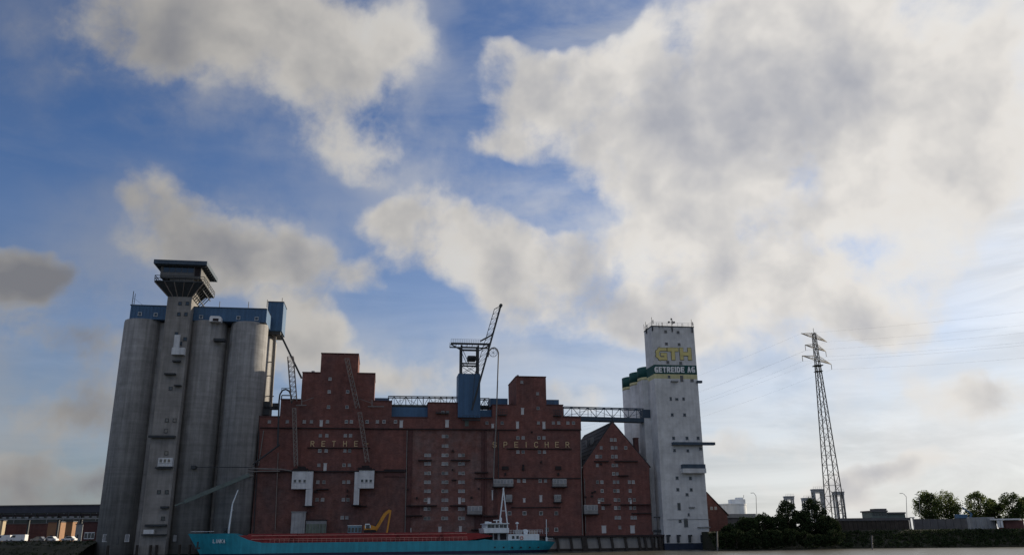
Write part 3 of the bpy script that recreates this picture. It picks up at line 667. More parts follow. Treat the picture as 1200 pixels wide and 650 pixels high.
# downpipes
for px0, py0, px1, py1, m_ in ((477.2, 504, 474.6, 626, PIPEM), (680.2, 504, 682.8, 626, PIPEM), (309, 504, 303, 545, PIPEM), (303.5, 505, 297.2, 624, DSTEEL), (326, 530, 322.5, 620, RUSTY), (584, 505, 584, 560, DSTEEL)):
    a, c = pt(px0, py0, -.25), pt(px1, py1, -.25); T.part('downpipe', MB().tube(a, c, .14, 6), m_)
# raised letters
for ch, px in zip('RETHE-', (366.2, 379, 391.3, 404.3, 417.3, 430)):
    s0, s1, z0, z1 = R(px - 2.2, 516.2, px + 2.2, 522.8, -.15); T.part('letter', letter(ch, s0, s1, z0, z1, -.05, .21, .12), LTRS)
for ch, px in zip('SPEICHER', (579.6, 592.3, 605, 616.6, 628.3, 640.6, 652.8, 665)):
    s0, s1, z0, z1 = R(px - 2.2, 517.3, px + 2.2, 523.9, -.15); T.part('letter', letter(ch, s0, s1, z0, z1, -.05, .21, .12), LTRS)
# blue roof monitors
for (x0, y0, x1, y1, d0, d1) in ((458.5, 476.8, 502, 489.5, 2.5, 10), (439, 466, 456, 476, 9, 14), (562.5, 480, 578, 489.5, 2.5, 10), (574.5, 466.5, 595, 476, 7, 14), (640, 468, 655, 476, 7, 14)):
    s0, s1, z0, z1 = R(x0, y0, x1, y1, d0); T.part('roof_monitor', MB().box(s0, s1, d0, d1, z0, z1), BLUE)
for (x0, y0, x1, y1) in ((365, 434.3, 368.5, 437), (606, 439, 608, 442)):
    s0, s1, z0, z1 = R(x0, y0, x1, y1, 3); T.part('roof_vent', MB().box(s0, s1, 3, 4, z0, z1), GSTEEL)
# roof conveyor bridge in lattice steel
def lattice_bridge(T, top0, top1, bot0, bot1, d0, d1, n, wc, wb, m_):
    for dd in (d0, d1):
        p0, p1, q0, q1 = pt(*top0, d0), pt(*top1, d0), pt(*bot0, d0), pt(*bot1, d0)
        sh = lambda p: (p[0], dd, p[2])
        T.part('side_truss', truss(sh(p0), sh(p1), sh(q0), sh(q1), n if dd == d0 else max(2, n // 3), wc, wb if dd == d0 else wb * .6), m_)
    p0, p1, q0, q1 = pt(*top0, d0), pt(*top1, d0), pt(*bot0, d0), pt(*bot1, d0)
    b = MB()
    for i in range(n + 1):
        f = i / n; x = p0[0] + (p1[0] - p0[0]) * f; z = p0[2] + (p1[2] - p0[2]) * f; b.bar((x, d0, z), (x, d1, z), wb)
    T.part('cross_beams', b, m_)
    return p0, p1, q0, q1
RC = Thing('roof_conveyor', 'dark lattice conveyor bridge lying along the brick warehouse roof', 'conveyor', pt(495, 476, 4))
lattice_bridge(RC, (455, 464), (537, 464.8), (455, 475.5), (537, 476.5), 4, 7, 12, .28, .16, DSTEEL)
p = pt(455, 474, 4); q = pt(537, 475, 4); RC.part('belt_trough', MB().box(p[0], q[0], 4.4, 6.6, p[2] - .9, p[2] + .2), GREENST)
for px in (458, 480, 500, 520, 534):
    s, z = S(px, 476, 5); RC.part('trestle_leg', MB().bar((s, 5, z), (s, 5, z - 3.6), .3), DSTEEL)
RC2 = Thing('roof_conveyor', 'short lattice conveyor piece between blue tower and brick tower', 'conveyor', pt(568, 478, 4))
lattice_bridge(RC2, (562.8, 466.5), (573.5, 466.5), (562.8, 476.5), (573.5, 476.5), 4, 7, 2, .28, .18, DSTEEL)
p = pt(563, 475, 4); q = pt(573.5, 475, 4); RC2.part('belt_trough', MB().box(p[0], q[0], 4.4, 6.6, p[2] - .9, p[2] + .2), DSTEEL)
for px in (565, 572):
    s, z = S(px, 477, 5); RC2.part('trestle_leg', MB().bar((s, 5, z), (s, 5, z - 4), .3), DSTEEL)

# ---------------- blue lift tower with luffing boom
CT = Thing('unloading_tower', 'blue clad tower with steel platform and raised luffing boom on the warehouse roof', 'crane', pt(550, 488, -.5))
T = CT
s0, s1, z0, z1 = R(537, 437.5, 562.8, 488.5, -1.0)
bt_ = T.part('clad_tower', MB().box(s0, s1, -1.0, 5.5, z0, z1), BLUE)
for i in range(7):
    x = s0 + (s1 - s0) * (i + .5) / 7; T.part('cladding_rib', MB().box(x - .05, x + .05, -1.07, -1, z0 + .1, z1 - .1), BLUE, bt_)
zt = z1; zp = S(551, 404.5, -1)[1]; zm = S(551, 425.7, -1)[1]
pa, pb = S(540.8, 420, -1)[0], S(560.4, 420, -1)[0]
for x in (pa, pb):
    for y in (-.9, 3.0): T.part('post', MB().box(x - .28, x + .28, y - .28, y + .28, zt, zp), DSTEEL)
for y in (-.9, 3.0):
    b = MB(); b.bar((pa, y, zm), (pb, y, zm), .45); b.bar((pa, y, zp - .6), (pb, y, zp - .6), .4)
    b.bar((pa, y, zm), (pb, y, zt), .14); b.bar((pb, y, zm), (pa, y, zt), .14); b.bar((pa, y, zp - .6), (pa + 2.4, y, zm), .16)
    T.part('frame_bracing', b, DSTEEL)
q0, q1 = S(528.5, 404, -2)[0], S(574, 404, -2)[0]
b = MB().box(q0, q1, -2.2, -1.7, zp, zp + .6).box(q0, q1, 3.2, 3.5, zp, zp + .4)
for i in range(8): x = q0 + (q1 - q0) * i / 7; b.bar((x, -2, zp + .3), (x, 3.4, zp + .3), .12)
b.bar((q0, -2, zp), (pa, -2, zp - 1.9), .35).bar((q1, -2, zp), (pb, -2, zp - 1.9), .35).bar((pa, -2, zp - 1.9), (pb, -2, zp - 1.9), .35)
T.part('platform', b, DSTEEL)
for y in (-2, 3.4):
    b = MB()
    for z in (zp + 1.2, zp + 1.75): b.bar((q0, y, z), (q1 - 3, y, z), .07)
    for i in range(14): x = q0 + (q1 - 3 - q0) * i / 13; b.bar((x, y, zp + .6), (x, y, zp + 1.75), .07)
    T.part('railing', b, GSTEEL)
s, z = S(553, 421, -1)
T.part('winch', MB().box(s - 1.2, s + 1.4, 0, 3, z, z + 1.4).tube((s - 1, -.3, z + .8), (s + 1, -.3, z + .8), .6, 10), DSTEEL)
# boom: four chords, foot at lower pivot
def beam4(a, c, w0, w1, n, wc, wb, vdir):
    a, c = Vector(a), Vector(c); v = Vector(vdir).normalized(); y = Vector((0, 1, 0)); b = MB()
    def cor(f, i, j):
        w = w0 + (w1 - w0) * f; return a.lerp(c, f) + y * (w / 2 * i) + v * (w / 2 * j)
    for i in (-1, 1):
        for j in (-1, 1): b.bar(cor(0, i, j), cor(1, i, j), wc)
    for k in range(n):
        f, g = k / n, (k + 1) / n
        for i in (-1, 1):
            b.bar(cor(f, i, -1), cor(g, i, 1), wb); b.bar(cor(g, i, -1), cor(g, i, 1), wb)
        for j in (-1, 1):
            b.bar(cor(f, -1, j), cor(g, 1, j), wb)
    return b
foot, mid, tip = pt(553, 480, -3), pt(566, 434, -3), pt(586.8, 358, -3)
T.part('boom_chord', MB().bar(foot, tip, .55, .7), DSTEEL)
m = MB(); a1, a2, a3 = Vector(pt(556.5, 438, -3)), Vector(pt(570, 394, -3)), Vector(pt(579.4, 362, -3))
c0 = Vector(foot); c1 = Vector(tip)
m.bar(a1, a2, .16).bar(a2, a3, .2).bar(a3, tip, .16).bar(foot, a1, .14)
for i in range(13):
    f = i / 12; p = a1.lerp(a3, f); q = c0.lerp(c1, .40 + .58 * f); m.bar(p, q, .1)
    if i < 12: m.bar(p, c0.lerp(c1, .40 + .58 * (i + 1) / 12), .09)
T.part('boom_lattice', m, DSTEEL)
T.part('boom_strut', MB().bar(pt(563, 399.5, -3), pt(577.2, 391.8, -3), .45), DSTEEL)
T.part('boom_head', MB().tube(Vector(tip) + Vector((0, -.6, 0)), Vector(tip) + Vector((0, .6, 0)), .55, 10), DSTEEL)
arc = [pt(572, 418, -3), pt(573, 411.5, -3), pt(576, 407.8, -3), pt(579.5, 407, -3), pt(582.5, 409, -3), pt(584.2, 413, -3), pt(584, 419, -3)]
T.part('suction_pipe', MB().path(arc + [pt(581.3, 500, -3), pt(579.3, 530, -3), pt(578.3, 561, -3)], .2, 8), PIPEM)
c = Vector(pt(578, 413, -3)); m = MB()
for i in range(16):
    a, e_ = 2 * math.pi * i / 16, 2 * math.pi * (i + 1) / 16
    m.bar(c + Vector((math.cos(a), 0, math.sin(a))) * 1.3, c + Vector((math.cos(e_), 0, math.sin(e_))) * 1.3, .14)
for i in range(4): a = math.pi * i / 4; v = Vector((math.cos(a), 0, math.sin(a))) * 1.3; m.bar(c - v, c + v, .07)
T.part('guide_wheel', m, DSTEEL)
b = MB(); s0, s1, z0, z1 = R(542, 486.5, 563, 492, -2.6)
b.box(s0, s1, -2.6, -1.0, z0, z0 + .3)
for z in (z1, (z0 + z1) / 2): b.bar((s0, -2.6, z), (s1, -2.6, z), .1)
for i in range(6): x = s0 + (s1 - s0) * i / 5; b.bar((x, -2.6, z0), (x, -2.6, z1), .1)
T.part('foot_balcony', b, DSTEEL)

# ---------------- the two unloaders hanging on the front
def unloader(label, cab, leg, wins, boomA, boomB, extra):
    T = Thing('ship_unloader', label, 'unloader', pt((cab[0] + cab[2]) / 2, cab[3], 0), 'white unloading cabins on the warehouse front'); out = 2.6
    s0, s1, z0, z1 = R(*cab, -out); cb = T.part('cabin', MB().box(s0, s1, -out, -.56, z0, z1), WDIRTY)
    T.part('cabin_roof', MB().box(s0 - .2, s1 + .2, -out - .2, -.56, z1 + .003, z1 + .3), DARK, cb)
    l0, l1, y0, y1 = R(*leg, -out + .2); T.part('chute_leg', MB().box(l0, l1, -out + .15, -.56, y0, min(y1, z1 - .5)), WDIRTY)
    T.part('leg_platform', MB().box(l0 - .7, l1 + .7, -out - .2, -.56, y0 - .3, y0 - .003), DARK)
    for x, y in wins: window(T, x, y, -out, .95, 1.05, WDIRTY, GLASS, False)
    for (A, B, w, n) in (boomA, boomB):
        T.part('lattice_boom', beam4(A, B, w, w, n, .22, .12, (1, 0, .1)), RUSTY)
    s, z = S((cab[0] + cab[2]) / 2, cab[1] - 2, -1.8); T.part('boom_foot', MB().box(s - 2.6, s + 1.6, -2.4, -.6, z1 + .3, z1 + .8).box(s - 1.4, s + .9, -2.2, -.8, z1 + .8, z1 + 1.4), DARK)
    return T
U1 = unloader('white unloader cabin with upright lattice boom, nearest the concrete bins', (342, 551.5, 366.4, 572.4), (358, 572.0, 365.6, 592), ((345.6, 563.2), (351.2, 563.2), (357, 563.2)),
         (pt(347, 546, -2), pt(344.8, 478, -2), 1.0, 14), (pt(344.5, 470, -2), pt(340.5, 418, -2), 1.7, 9), None)
U2 = unloader('white unloader cabin beside a tall chute column under a slanting lattice boom', (420.4, 550.5, 438.4, 571.6), (415, 551, 421.2, 591), ((424.4, 563), (429.4, 563), (434.4, 563)),
         (pt(430.5, 541, -2), pt(421.5, 483, -2), 1.1, 12), (pt(419.2, 478, -2), pt(406.5, 420, -2), 1.2, 11), None)
U1.part('bent_pipe', MB().path([pt(325.5, 522, -2), pt(327, 470, -2), pt(328, 462, -2), pt(331, 457, -2), pt(335, 455.8, -2), pt(339, 458, -2), pt(341, 463, -2), pt(342, 472, -2)], .24, 8), DSTEEL)
U1.part('pipe_frame', MB().bar(pt(330, 454.5, -2), pt(341, 454.5, -2), .15).bar(pt(330, 454.5, -2), pt(330, 458, -2), .12).bar(pt(341, 454.5, -2), pt(341, 470, -2), .12), DSTEEL)
for U, x0, x1, y, xp in ((U1, 347, 359, 474.5, 353.5), (U2, 431, 450, 476, 436)):
    m = MB().bar(pt(x0, y, -1), pt(x1, y, -1), .3); m.bar(pt(xp, y, -1), pt(xp, y - 8, -1), .25)
    m.bar(pt(xp, y - 4, -1), pt(xp + (14 if U is U1 else -15), y - 9, -1), .12); U.part('boom_rest', m, PIPEM)
s0, s1, z0, z1 = R(330, 463, 341, 468.3, 2); b = MB().bar((s0, 2, z1), (s1, 2, z1), .3).bar((s0, 2, z0), (s0, 2, z1), .3).bar((s1, 2, z0), (s1, 2, z1), .3)
U1.part('roof_frame', b, DSTEEL)
# inclined chute from silo head box to the brick tower
single('grain_chute', MB().bar(pt(328, 390, BD + 2), pt(353.5, 443, BD + 2), .6), DSTEEL, 'dark sloping chute from the blue silo head box to the brick tower', 'chute', base=pt(353.5, 443, BD + 2))
# pipe bundle and inclined pipe at the left end of the front
m = MB().tube(pt(291, 548.5, -2), pt(331, 549.5, -2), .22, 6).tube(pt(291, 552, -2), pt(328, 551.6, -2), .18, 6).bar(pt(331, 549.5, -2), pt(346, 552, -1), .3)
m.box(S(289, 550, -2.4)[0], S(297, 550, -2.4)[0], -2.8, -1.2, S(293, 558, -2)[1], S(293, 556, -2)[1])
single('pipe_bundle', m, PIPEM, 'grey pipes running level from concrete bins onto the brick front', 'pipe', base=pt(300, 550, -2))
single('sloping_pipe', MB().tube(pt(296, 544, -2), pt(328, 520.5, -2), .26, 6), DSTEEL, 'dark pipe sloping up across the brick front beside the concrete bins', 'pipe', base=pt(296, 544, -2))
# dark machinery in the gap between bins and brick wall
m = MB()
for (x0, y0, x1, y1) in ((308, 470, 316, 486), (319, 472, 327, 478), (309, 476, 326, 479)):
    s0, s1, z0, z1 = R(x0, y0, x1, y1, 3); m.box(s0, s1, 3, 5, z0, z1)
single('roof_fan', m, DSTEEL, 'dark fan housing on the roof beside the drop pipe', 'machine', base=pt(316, 488, 3))

# ================================================================== GABLED WAREHOUSE
GW = Thing('gabled_warehouse', 'red brick gabled warehouse with dark steep roof beside the white silo', 'warehouse', pt(722, 625, .5))
T = GW; GD = .5
gl, gr_ = S(683, 545, GD)[0], S(761, 547, GD)[0]; ze = (S(683, 545, GD)[1] + S(761, 547, GD)[1]) / 2; pk = S(716.8, 494.5, GD)
pkx = (gl + gr_) / 2 - .6
T.part('front_wall', MB().prism([(gl, QZ - .2), (gr_, QZ - .2), (gr_, ze), (pkx, pk[1]), (gl, ze)], GD, GD + .6), BRICK)
T.part('body_wall', MB().box(gl, gr_, GD + .6, 38, QZ - .2, ze - .3), BRICK)
for sx, ex in ((-1, gl), (1, gr_)):
    v = Vector((ex - pkx, 0, ze - pk[1])).normalized(); nrm = Vector((-v.z, 0, v.x)) * (1 if sx > 0 else -1)
    a = Vector((pkx, 0, pk[1])); e_ = Vector((ex, 0, ze)) + v * .5
    vs = [(a.x, GD + .02, a.z + .02), (e_.x, GD + .02, e_.z + .02), (e_.x, 38, e_.z + .02), (a.x, 38, a.z + .02)]; vs += [(x + nrm.x * .3, y, z + nrm.z * .3) for x, y, z in vs]
    rf = T.part('roof_slope', MB().add(vs, [(0, 1, 2, 3), (7, 6, 5, 4), (0, 4, 5, 1), (1, 5, 6, 2), (2, 6, 7, 3), (3, 7, 4, 0)]), ROOF)
    if sx < 0:
        for i in range(9):
            f = (i + .5) / 9; p = a.lerp(e_, f) + nrm * .3
            T.part('tile_course', MB().box(p.x - .12, p.x + .12, GD + .3, 37.8, p.z - .02, p.z + .07), ROOF, rf)
for y in (8, 14):
    f = .45; x = pkx + (gl - pkx) * f; z = pk[1] + (ze - pk[1]) * f
    T.part('roof_vent', MB().box(x - .8, x + .2, y, y + 1.2, z, z + 2.2), GSTEEL)
s0, s1, z0, z1 = R(743.8, 513.5, 748.6, 535, 3); T.part('chimney', MB().box(s0, s1, 3, 4.6, z0, z1).box(s0 - .12, s1 + .12, 2.88, 4.72, z1, z1 + .3), BRICKD)
T.part('ridge_mast', MB().tube((pkx, GD + .3, pk[1]), (pkx, GD + .3, pk[1] + 1.3), .22, 6), DSTEEL)
k = 1 / 8.127
for y, xs in ((515, (716.5, 720.8)), (524.2, (704.4, 717.5, 721.8, 733.3)), (534.5, (699.5, 703.8, 717.8, 722)), (544.8, (700, 718.4, 722.6)), (554.7, (719, 723.2)), (564.4, (700.2, 705.3, 719.8, 724, 737.5, 742)), (574.7, (705.6, 720.2, 724.2, 738.4)), (585.2, (702.4, 706, 720.9, 725.1, 738, 743.3)), (594.6, (706.6, 721.3, 725.4, 739, 743.6)), (606, (722, 725.9, 740.6, 744.5)), (617.5, (726.3,))):
    for x in xs: window(T, x, y, GD, .9, 1.05, pm=random.choice((PANE, PANE, GLASS)))
for px, py, w, h in ((707.7, 620, 5.2, 8.5), (741.2, 620, 5.2, 8.5), (702, 587.5, 2.4, 4), (739.2, 588, 2, 3.4)): door(T, px, py, w, h, GD)
for a, b_, y in ((696, 713, 540.2), (720, 747, 540.2), (724, 736, 557), (704, 716, 590.6), (727, 762, 590.8), (740, 763, 601)): ledge(T, a, b_, y, GD, 1.0, .7)
s0, s1, z0, z1 = R(746.5, 592, 762, 600.5, GD); T.part('dark_patch', MB().box(s0, s1, GD - .06, GD, z0, z1), BRICKD)  # flat rectangle of darker brick on the front wall
cabin(T, 684.8, 591, 700.6, 601.5, 4, GD, 1.5)
for px, py in ((694, 577), (697, 575.5), (686, 582), (693.5, 581), (704, 543.3)):
    s0, s1, z0, z1 = R(px - 1.2, py - 1, px + 1.2, py + 1, GD); T.part('outlet_hood', MB().box(s0, s1, GD - .4, GD, z0, z1), DARK)
for px0, py0, px1, py1 in ((761, 550, 764.8, 622), (685, 560, 686.5, 624)): T.part('downpipe', MB().tube(pt(px0, py0, GD - .2), pt(px1, py1, GD - .2), .13, 6), PIPEM)

# ================================================================== QUAY WALL
QW = Thing('quay_wall', 'concrete quay wall with timber fender piles under the brick warehouses', 'quay', (S(700, 640, -3)[0], -3, 0))
T = QW
qx0, qx1 = x_l - 2, S(778, 640, -3)[0]
T.part('capping', MB().box(qx0, qx1, -3.2, .4, QZ - .55, QZ), DARK)
T.part('face', MB().box(qx0, qx1, -2.2, 2.5, -2, QZ - .56), CONCQ)
for px in (640, 654, 670, 685.5, 703, 718, 734, 750, 757, 765, 774):
    s = S(px, 640, -3)[0]; w = .5 if px not in (685.5,) else 1.1
    T.part('fender_pile', MB().bar((s + .35, -3.0, -1), (s - .25, -2.7, QZ - .5), w * 1.4, w), PILE)
T.part('waling', MB().box(qx0, qx1, -2.6, -2.2, .1, .75), PILE)
for px in (300, 330, 362, 394, 426, 458, 490, 520, 552, 584, 612):
    s = S(px, 640, -3)[0]; T.part('fender_pile', MB().bar((s + .3, -3.0, -1), (s - .2, -2.7, QZ - .5), .7, .5), PILE)
ladder = MB()
s = S(667, 636, -3)[0]

# ================================================================== WHITE SILO
WS = Thing('white_silo', 'tall white grain silo tower with green band and yellow lettering', 'silo', pt(800, 640, -2))
T = WS; WD_ = -2.2
wl = (S(762.6, 384, WD_)[0] + S(779.5, 630, WD_)[0]) / 2; wr = (S(812, 385, WD_)[0] + S(833, 632, WD_)[0]) / 2
wt = (S(762.5, 381.8, WD_)[1] + S(812, 384.3, WD_)[1]) / 2
zg1 = (S(765.5, 426.6, WD_)[1] + S(815, 428.3, WD_)[1]) / 2; zg0 = (S(765.5, 437.4, WD_)[1] + S(816, 439, WD_)[1]) / 2; zy0 = (S(766, 443.3, WD_)[1] + S(816, 443.8, WD_)[1]) / 2
TDp = 8.0
for z0, z1, m_, nm in ((1.9, zy0, WHITEC, 'lower_shaft'), (zy0, zg0, YELLOW, 'yellow_band'), (zg0, zg1, GREEN, 'green_band'), (zg1, wt, WHITEC, 'upper_shaft')):
    T.part(nm, MB().box(wl, wr, WD_, WD_ + TDp, z0, z1), m_)
T.part('plinth', MB().box(wl - .15, wr + .15, WD_ - .15, WD_ + TDp, -2, 1.9), mat('navy_plinth', (.02, .03, .055), .7, .3, .5))
T.part('parapet', MB().box(wl - .1, wr + .1, WD_ - .1, WD_ + TDp + .1, wt, wt + .35), DSTEEL)
# bins behind
cr = 4.6; zc1 = S(752, 431.6, WD_ + TDp + cr)[1]; zc2 = S(752, 443.5, WD_ + TDp + cr)[1]; zc3 = S(752, 447, WD_ + TDp + cr)[1]
cl = S(747.5, 440, WD_ + TDp + cr)[0]
for row in range(3):
    cy = WD_ + TDp + cr + row * (2 * cr + .1)
    for cx in (cl + cr, cl + 3 * cr + .1):
        bo = T.part('silo_bin', MB().lathe(cx, cy, [(cr, 0), (cr, zc3)], 48), WHITEC, smooth=True)
        T.part('yellow_band', MB().lathe(cx, cy, [(cr + .02, zc3 + .002), (cr + .02, zc2)], 48), YELLOW, bo, smooth=True)
        T.part('green_band', MB().lathe(cx, cy, [(cr + .03, zc2 + .002), (cr + .03, zc1)], 48), GREEN, bo, smooth=True)
s = cl + 1.0
T.part('link_wall', MB().box(wl - .001 - 2.2, wl - .003, WD_ + TDp - 1.5, WD_ + TDp + 4, 1, zc3 - .5), WHITEC)
for x, y, w, h in ((780, 388.4, .9, .9), (794.6, 389.3, .9, .9), (781, 402.7, .9, .9), (795.8, 403.4, .9, .9), (782.6, 424.2, .9, .9), (797.6, 425.2, .9, .9), (784, 441.3, .8, .9), (798.8, 443.4, 1.0, 2.0), (811, 445.6, 1.1, .9),
                   (786, 467, .7, 1.2), (793, 467.5, 1.0, .8), (801, 467, .8, 1.0), (787.7, 485.7, .9, 1.0), (802.2, 485.7, .9, 1.0), (789.3, 513, .9, 1.0), (805, 513, .9, 1.0), (818, 513, .9, 1.0), (790.4, 527.3, .8, .9), (806, 527.7, .8, .9), (821, 525.4, .9, .9),
                   (793.4, 559.6, .9, 1.0), (809, 560, .9, 1.0), (794.3, 573.2, .9, 1.0), (810, 573.4, .9, 1.0), (795.7, 593, 1.0, 2.2), (797, 610, .9, 1.0), (803.8, 612, 1.3, 2.6), (805, 579, .9, .9), (807, 602.5, .6, .9)):
    window(T, x, y, WD_, w, h, mat('grey_reveal', (.12, .13, .15), .8, .2, .5), GLASS, False)
for x0, x1, y, h, out, m_ in ((787, 833, 519.8, 3.2, 1.6, BSTEEL), (816, 821.5, 447.6, 2.6, 1.2, BSTEEL), (786, 794, 446.8, 1.4, .8, GSTEEL), (807, 814, 594, 1.4, .5, GSTEEL), (817, 832, 617.2, 1.0, .5, GSTEEL), (782, 832, 608, .5, .12, GSTEEL)):
    s0, s1, z0, z1 = R(x0, y - h / 2, x1, y + h / 2, WD_); o_ = s1
    if x1 == 833: o_ = S(836, y, WD_)[0]
    T.part('canopy' if out > 1 else 'ledge', MB().box(s0, o_, WD_ - out, WD_ + (0 if out < 1 else .0), z0, z1), m_)
s0, s1, z0, z1 = R(800.3, 543.4, 827.5, 553.8, WD_ - 2); zm = z0 + (z1 - z0) * .52
bay = T.part('bay', MB().box(s0, s1, WD_ - 2, WD_ - .003, z0, zm), WHITEC); T.part('bay_glazing', MB().box(s0 + .1, s1 - .1, WD_ - 1.9, WD_ - .003, zm, z1), BSTEEL, bay)
for px in (782.3, 794.3, 807.7, 822, 832.7):
    s = S(px, 630, WD_)[0]; z0, z1 = S(px, 635, WD_)[1], S(px, 626, WD_)[1]
    T.part('fender_bracket', MB().prism([(s - .35, z0), (s + .35, z0), (s + .35, z1 - .5), (s + .8, z1 - .5), (s + .8, z1), (s - .35, z1)], WD_ - .7, WD_ - .003), DSTEEL)
for ch, (a, c) in zip('GTH', ((768.6, 781.6), (782.2, 795.4), (796.6, 810.3))):
    s0, s1, z0, z1 = R(a, 407.2, c, 421.8, WD_ - .1)
    T.part('letter_outline', letter(ch, s0 - .08, s1 + .08, z0 - .08, z1 + .08, WD_ - .003, 1.24 if ch == 'G' else 1.42, .02), mat('letter_edge', (.05, .05, .03), .8, .1, 1))
    T.part('letter', letter(ch, s0 + .06, s1 - .06, z0 + .06, z1 - .06, WD_ - .003, .98 if ch == 'G' else 1.16, .16), GOLD)
xs = 766.8; adv = (815.4 - 766.8) / 10.4
for i, ch in enumerate('GETREIDE AG'):
    wch = {'I': .45, ' ': .6}.get(ch, 1.0) * adv * 1.02
    if ch != ' ':
        s0, s1, z0, z1 = R(xs + .35, 429.4, xs + wch - .35, 436.2, WD_ - .1); T.part('letter', letter(ch, s0, s1, z0, z1, WD_ - .003, .42, .1), WPAINT)
    xs += wch
b = MB()
for i in range(9): x = wl + (wr - wl) * i / 8; b.bar((x, WD_ + .1, wt), (x, WD_ + .1, wt + 1.5), .06)
for z in (wt + .9, wt + 1.5): b.bar((wl, WD_ + .1, z), (wr, WD_ + .1, z), .06); b.bar((wl, WD_ + .1, z), (wl, WD_ + TDp, z), .06)
T.part('roof_railing', b, GSTEEL)
for px, y0, y1, w in ((763.5, 371.5, 388, 1), (786.5, 372, 389, 2), (810, 374, 390, 1), (756.5, 377, 391, 1), (754.5, 380, 386, 0), (799, 379, 384, 0), (776, 377.5, 384, 0), (772, 378.5, 384, 0)):
    dd = WD_ - .3 if px > 760 else WD_ + 5
    s, z1 = S(px, y0, dd); z0 = S(px, y1, dd)[1]; m = MB().tube((s, dd, z0), (s, dd, z1), .09, 6)
    if w: m.box(s - .22, s + .22, dd - .25, dd - .05, z0 + .2, z0 + 1.8).box(s + .35, s + .55, dd, dd + .2, z1 - 2.2, z1 - .9).bar((s, dd, z1 - 1.5), (s + .5, dd, z1 - 1.5), .06)
    if w == 2: m.tube((s - .9, dd - .1, z1 - 1.6), (s - .9, dd + .2, z1 - 1.6), .35, 10).tube((s + .9, dd - .1, z1 - 1.6), (s + .9, dd + .2, z1 - 1.6), .35, 10).bar((s - .9, dd, z1 - 1.6), (s + .9, dd, z1 - 1.6), .08).tube((s, dd - .2, z1 - .6), (s, dd + .1, z1 - .6), .3, 8)
    T.part('antenna', m, DSTEEL)
for y in (605.5, 621, 622.5): 
    p, q = pt(766, y, .5), pt(781, y, .5); T.part('catwalk', MB().bar(p, q, .35), DSTEEL)
# conveyor bridge to the white silo
CB = Thing('conveyor_bridge', 'dark lattice conveyor bridge spanning from brick roof to the white silo', 'bridge', pt(712, 492, 4.5))
lattice_bridge(CB, (660.4, 476.3), (764.5, 479), (660.4, 487.5), (764.5, 490.5), 4.5, 7.5, 11, .32, .16, BSTEEL)
p, q = Vector(pt(660.4, 489.4, 4.5)), Vector(pt(764.5, 492.4, 4.5))
CB.part('floor_girder', MB().bar(p + Vector((0, 1.5, 0)), q + Vector((0, 1.5, 0)), 3.2, 1.2), BSTEEL)
p, q = Vector(pt(662, 484.5, 4.5)), Vector(pt(764, 487.6, 4.5))
CB.part('handrail', MB().bar(p, q, .09).bar(p + Vector((0, 0, -.7)), q + Vector((0, 0, -.7)), .07), GSTEEL)
s0, s1, z0, z1 = R(745, 478.4, 765.2, 490, 4.2); CB.part('drive_house', MB().box(s0 + 2.5, s1, 4.2, 7.8, z0 + .2, z1 - .3), BSTEEL)
# small foreground-free utilities between warehouse and white silo
m = MB()
for px in (767, 771, 776): s = S(px, 640, -2)[0]; m.bar((s, -2.4, -1), (s, -2.4, QZ), .35)
m.box(S(764, 640, -2)[0], S(779, 640, -2)[0], -2.6, 1, QZ - .25, QZ + .003)
single('jetty', m, PILE, 'dark timber landing stage between gabled warehouse and white silo', 'jetty', base=(S(771, 640, -2)[0], -2, 0))

# ================================================================== SHEDS ON THE QUAY
def shed(label, x0, y0, x1, y1, m_, green=False):
    s0, s1, z0, z1 = R(x0, y0, x1, y1, -2.6); T = Thing('quay_shed', label, 'shed', ((s0 + s1) / 2, -2.6, QZ))
    T.part('wall', MB().box(s0, s1, -2.6, -.7, QZ + .003, z1), m_)
    T.part('roof', MB().box(s0 - .15, s1 + .15, -2.8, -.6, z1 + .003, z1 + .3), DARK if green else GSTEEL)
    if green:
        for i in range(6):
            a = s0 + (s1 - s0) * (i + .08) / 6; c = s0 + (s1 - s0) * (i + .92) / 6; T.part('door_panel', MB().box(a, c, -2.68, -2.602, QZ + .1, z1 - .9), mat('green_grey_panel', (.14, .17, .14), .8, .3, .5, streak=.3))
    else:
        for i in range(4):
            a = s0 + (s1 - s0) * (i + .04) / 4; c = s0 + (s1 - s0) * (i + .96) / 4; T.part('sheet_panel', MB().box(a, c, -2.66, -2.602, QZ + .1, z1 - .2), m_)
shed('pale grey metal shed standing under the white unloader cabin', 341, 600, 357.5, 627, mat('shed_grey', (.33, .34, .35), .8, .25, .5, streak=.3))
shed('low shed with greenish panel doors next to the grey metal shed', 358.2, 609.5, 382.2, 627, GSTEEL, True)

# ================================================================== SHIP
SD = -12.5; HB_ = 6.0; near = SD - HB_
SH = Thing('cargo_ship', 'long teal cargo ship with red hatch coamings moored before the brick warehouse', 'ship', (S(430, 645, SD)[0], SD, 0))
T = SH
sx0 = S(220.5, 625, SD)[0]; sx1 = S(647, 640, SD)[0]; Ls = sx1 - sx0
zbow = S(230, 624.6, near + 2)[1]; zdeck = S(430, 634.3, near)[1]; zaft = S(600, 632.4, near)[1]; zst = S(645, 634.5, near)[1]
zb = S(430, 646.3, near)[1]
def lerp_t(tab, x):
    for (a, va), (b, vb) in zip(tab, tab[1:]):
        if x <= b: return va + (vb - va) * max(0, (x - a)) / (b - a)
    return tab[-1][1]
sheer = [(0, zbow), (.128, zbow - .05), (.145, zbow - .9), (.165, zdeck + .9), (.195, zdeck + .12), (.22, zdeck), (.775, zdeck), (.80, zdeck + .35), (.825, zaft), (.95, zaft - .05), (1, zst)]
beamT = [(0, .03), (.03, .33), (.07, .66), (.11, .88), (.15, .985), (.19, 1), (.88, 1), (.95, .93), (1, .74)]
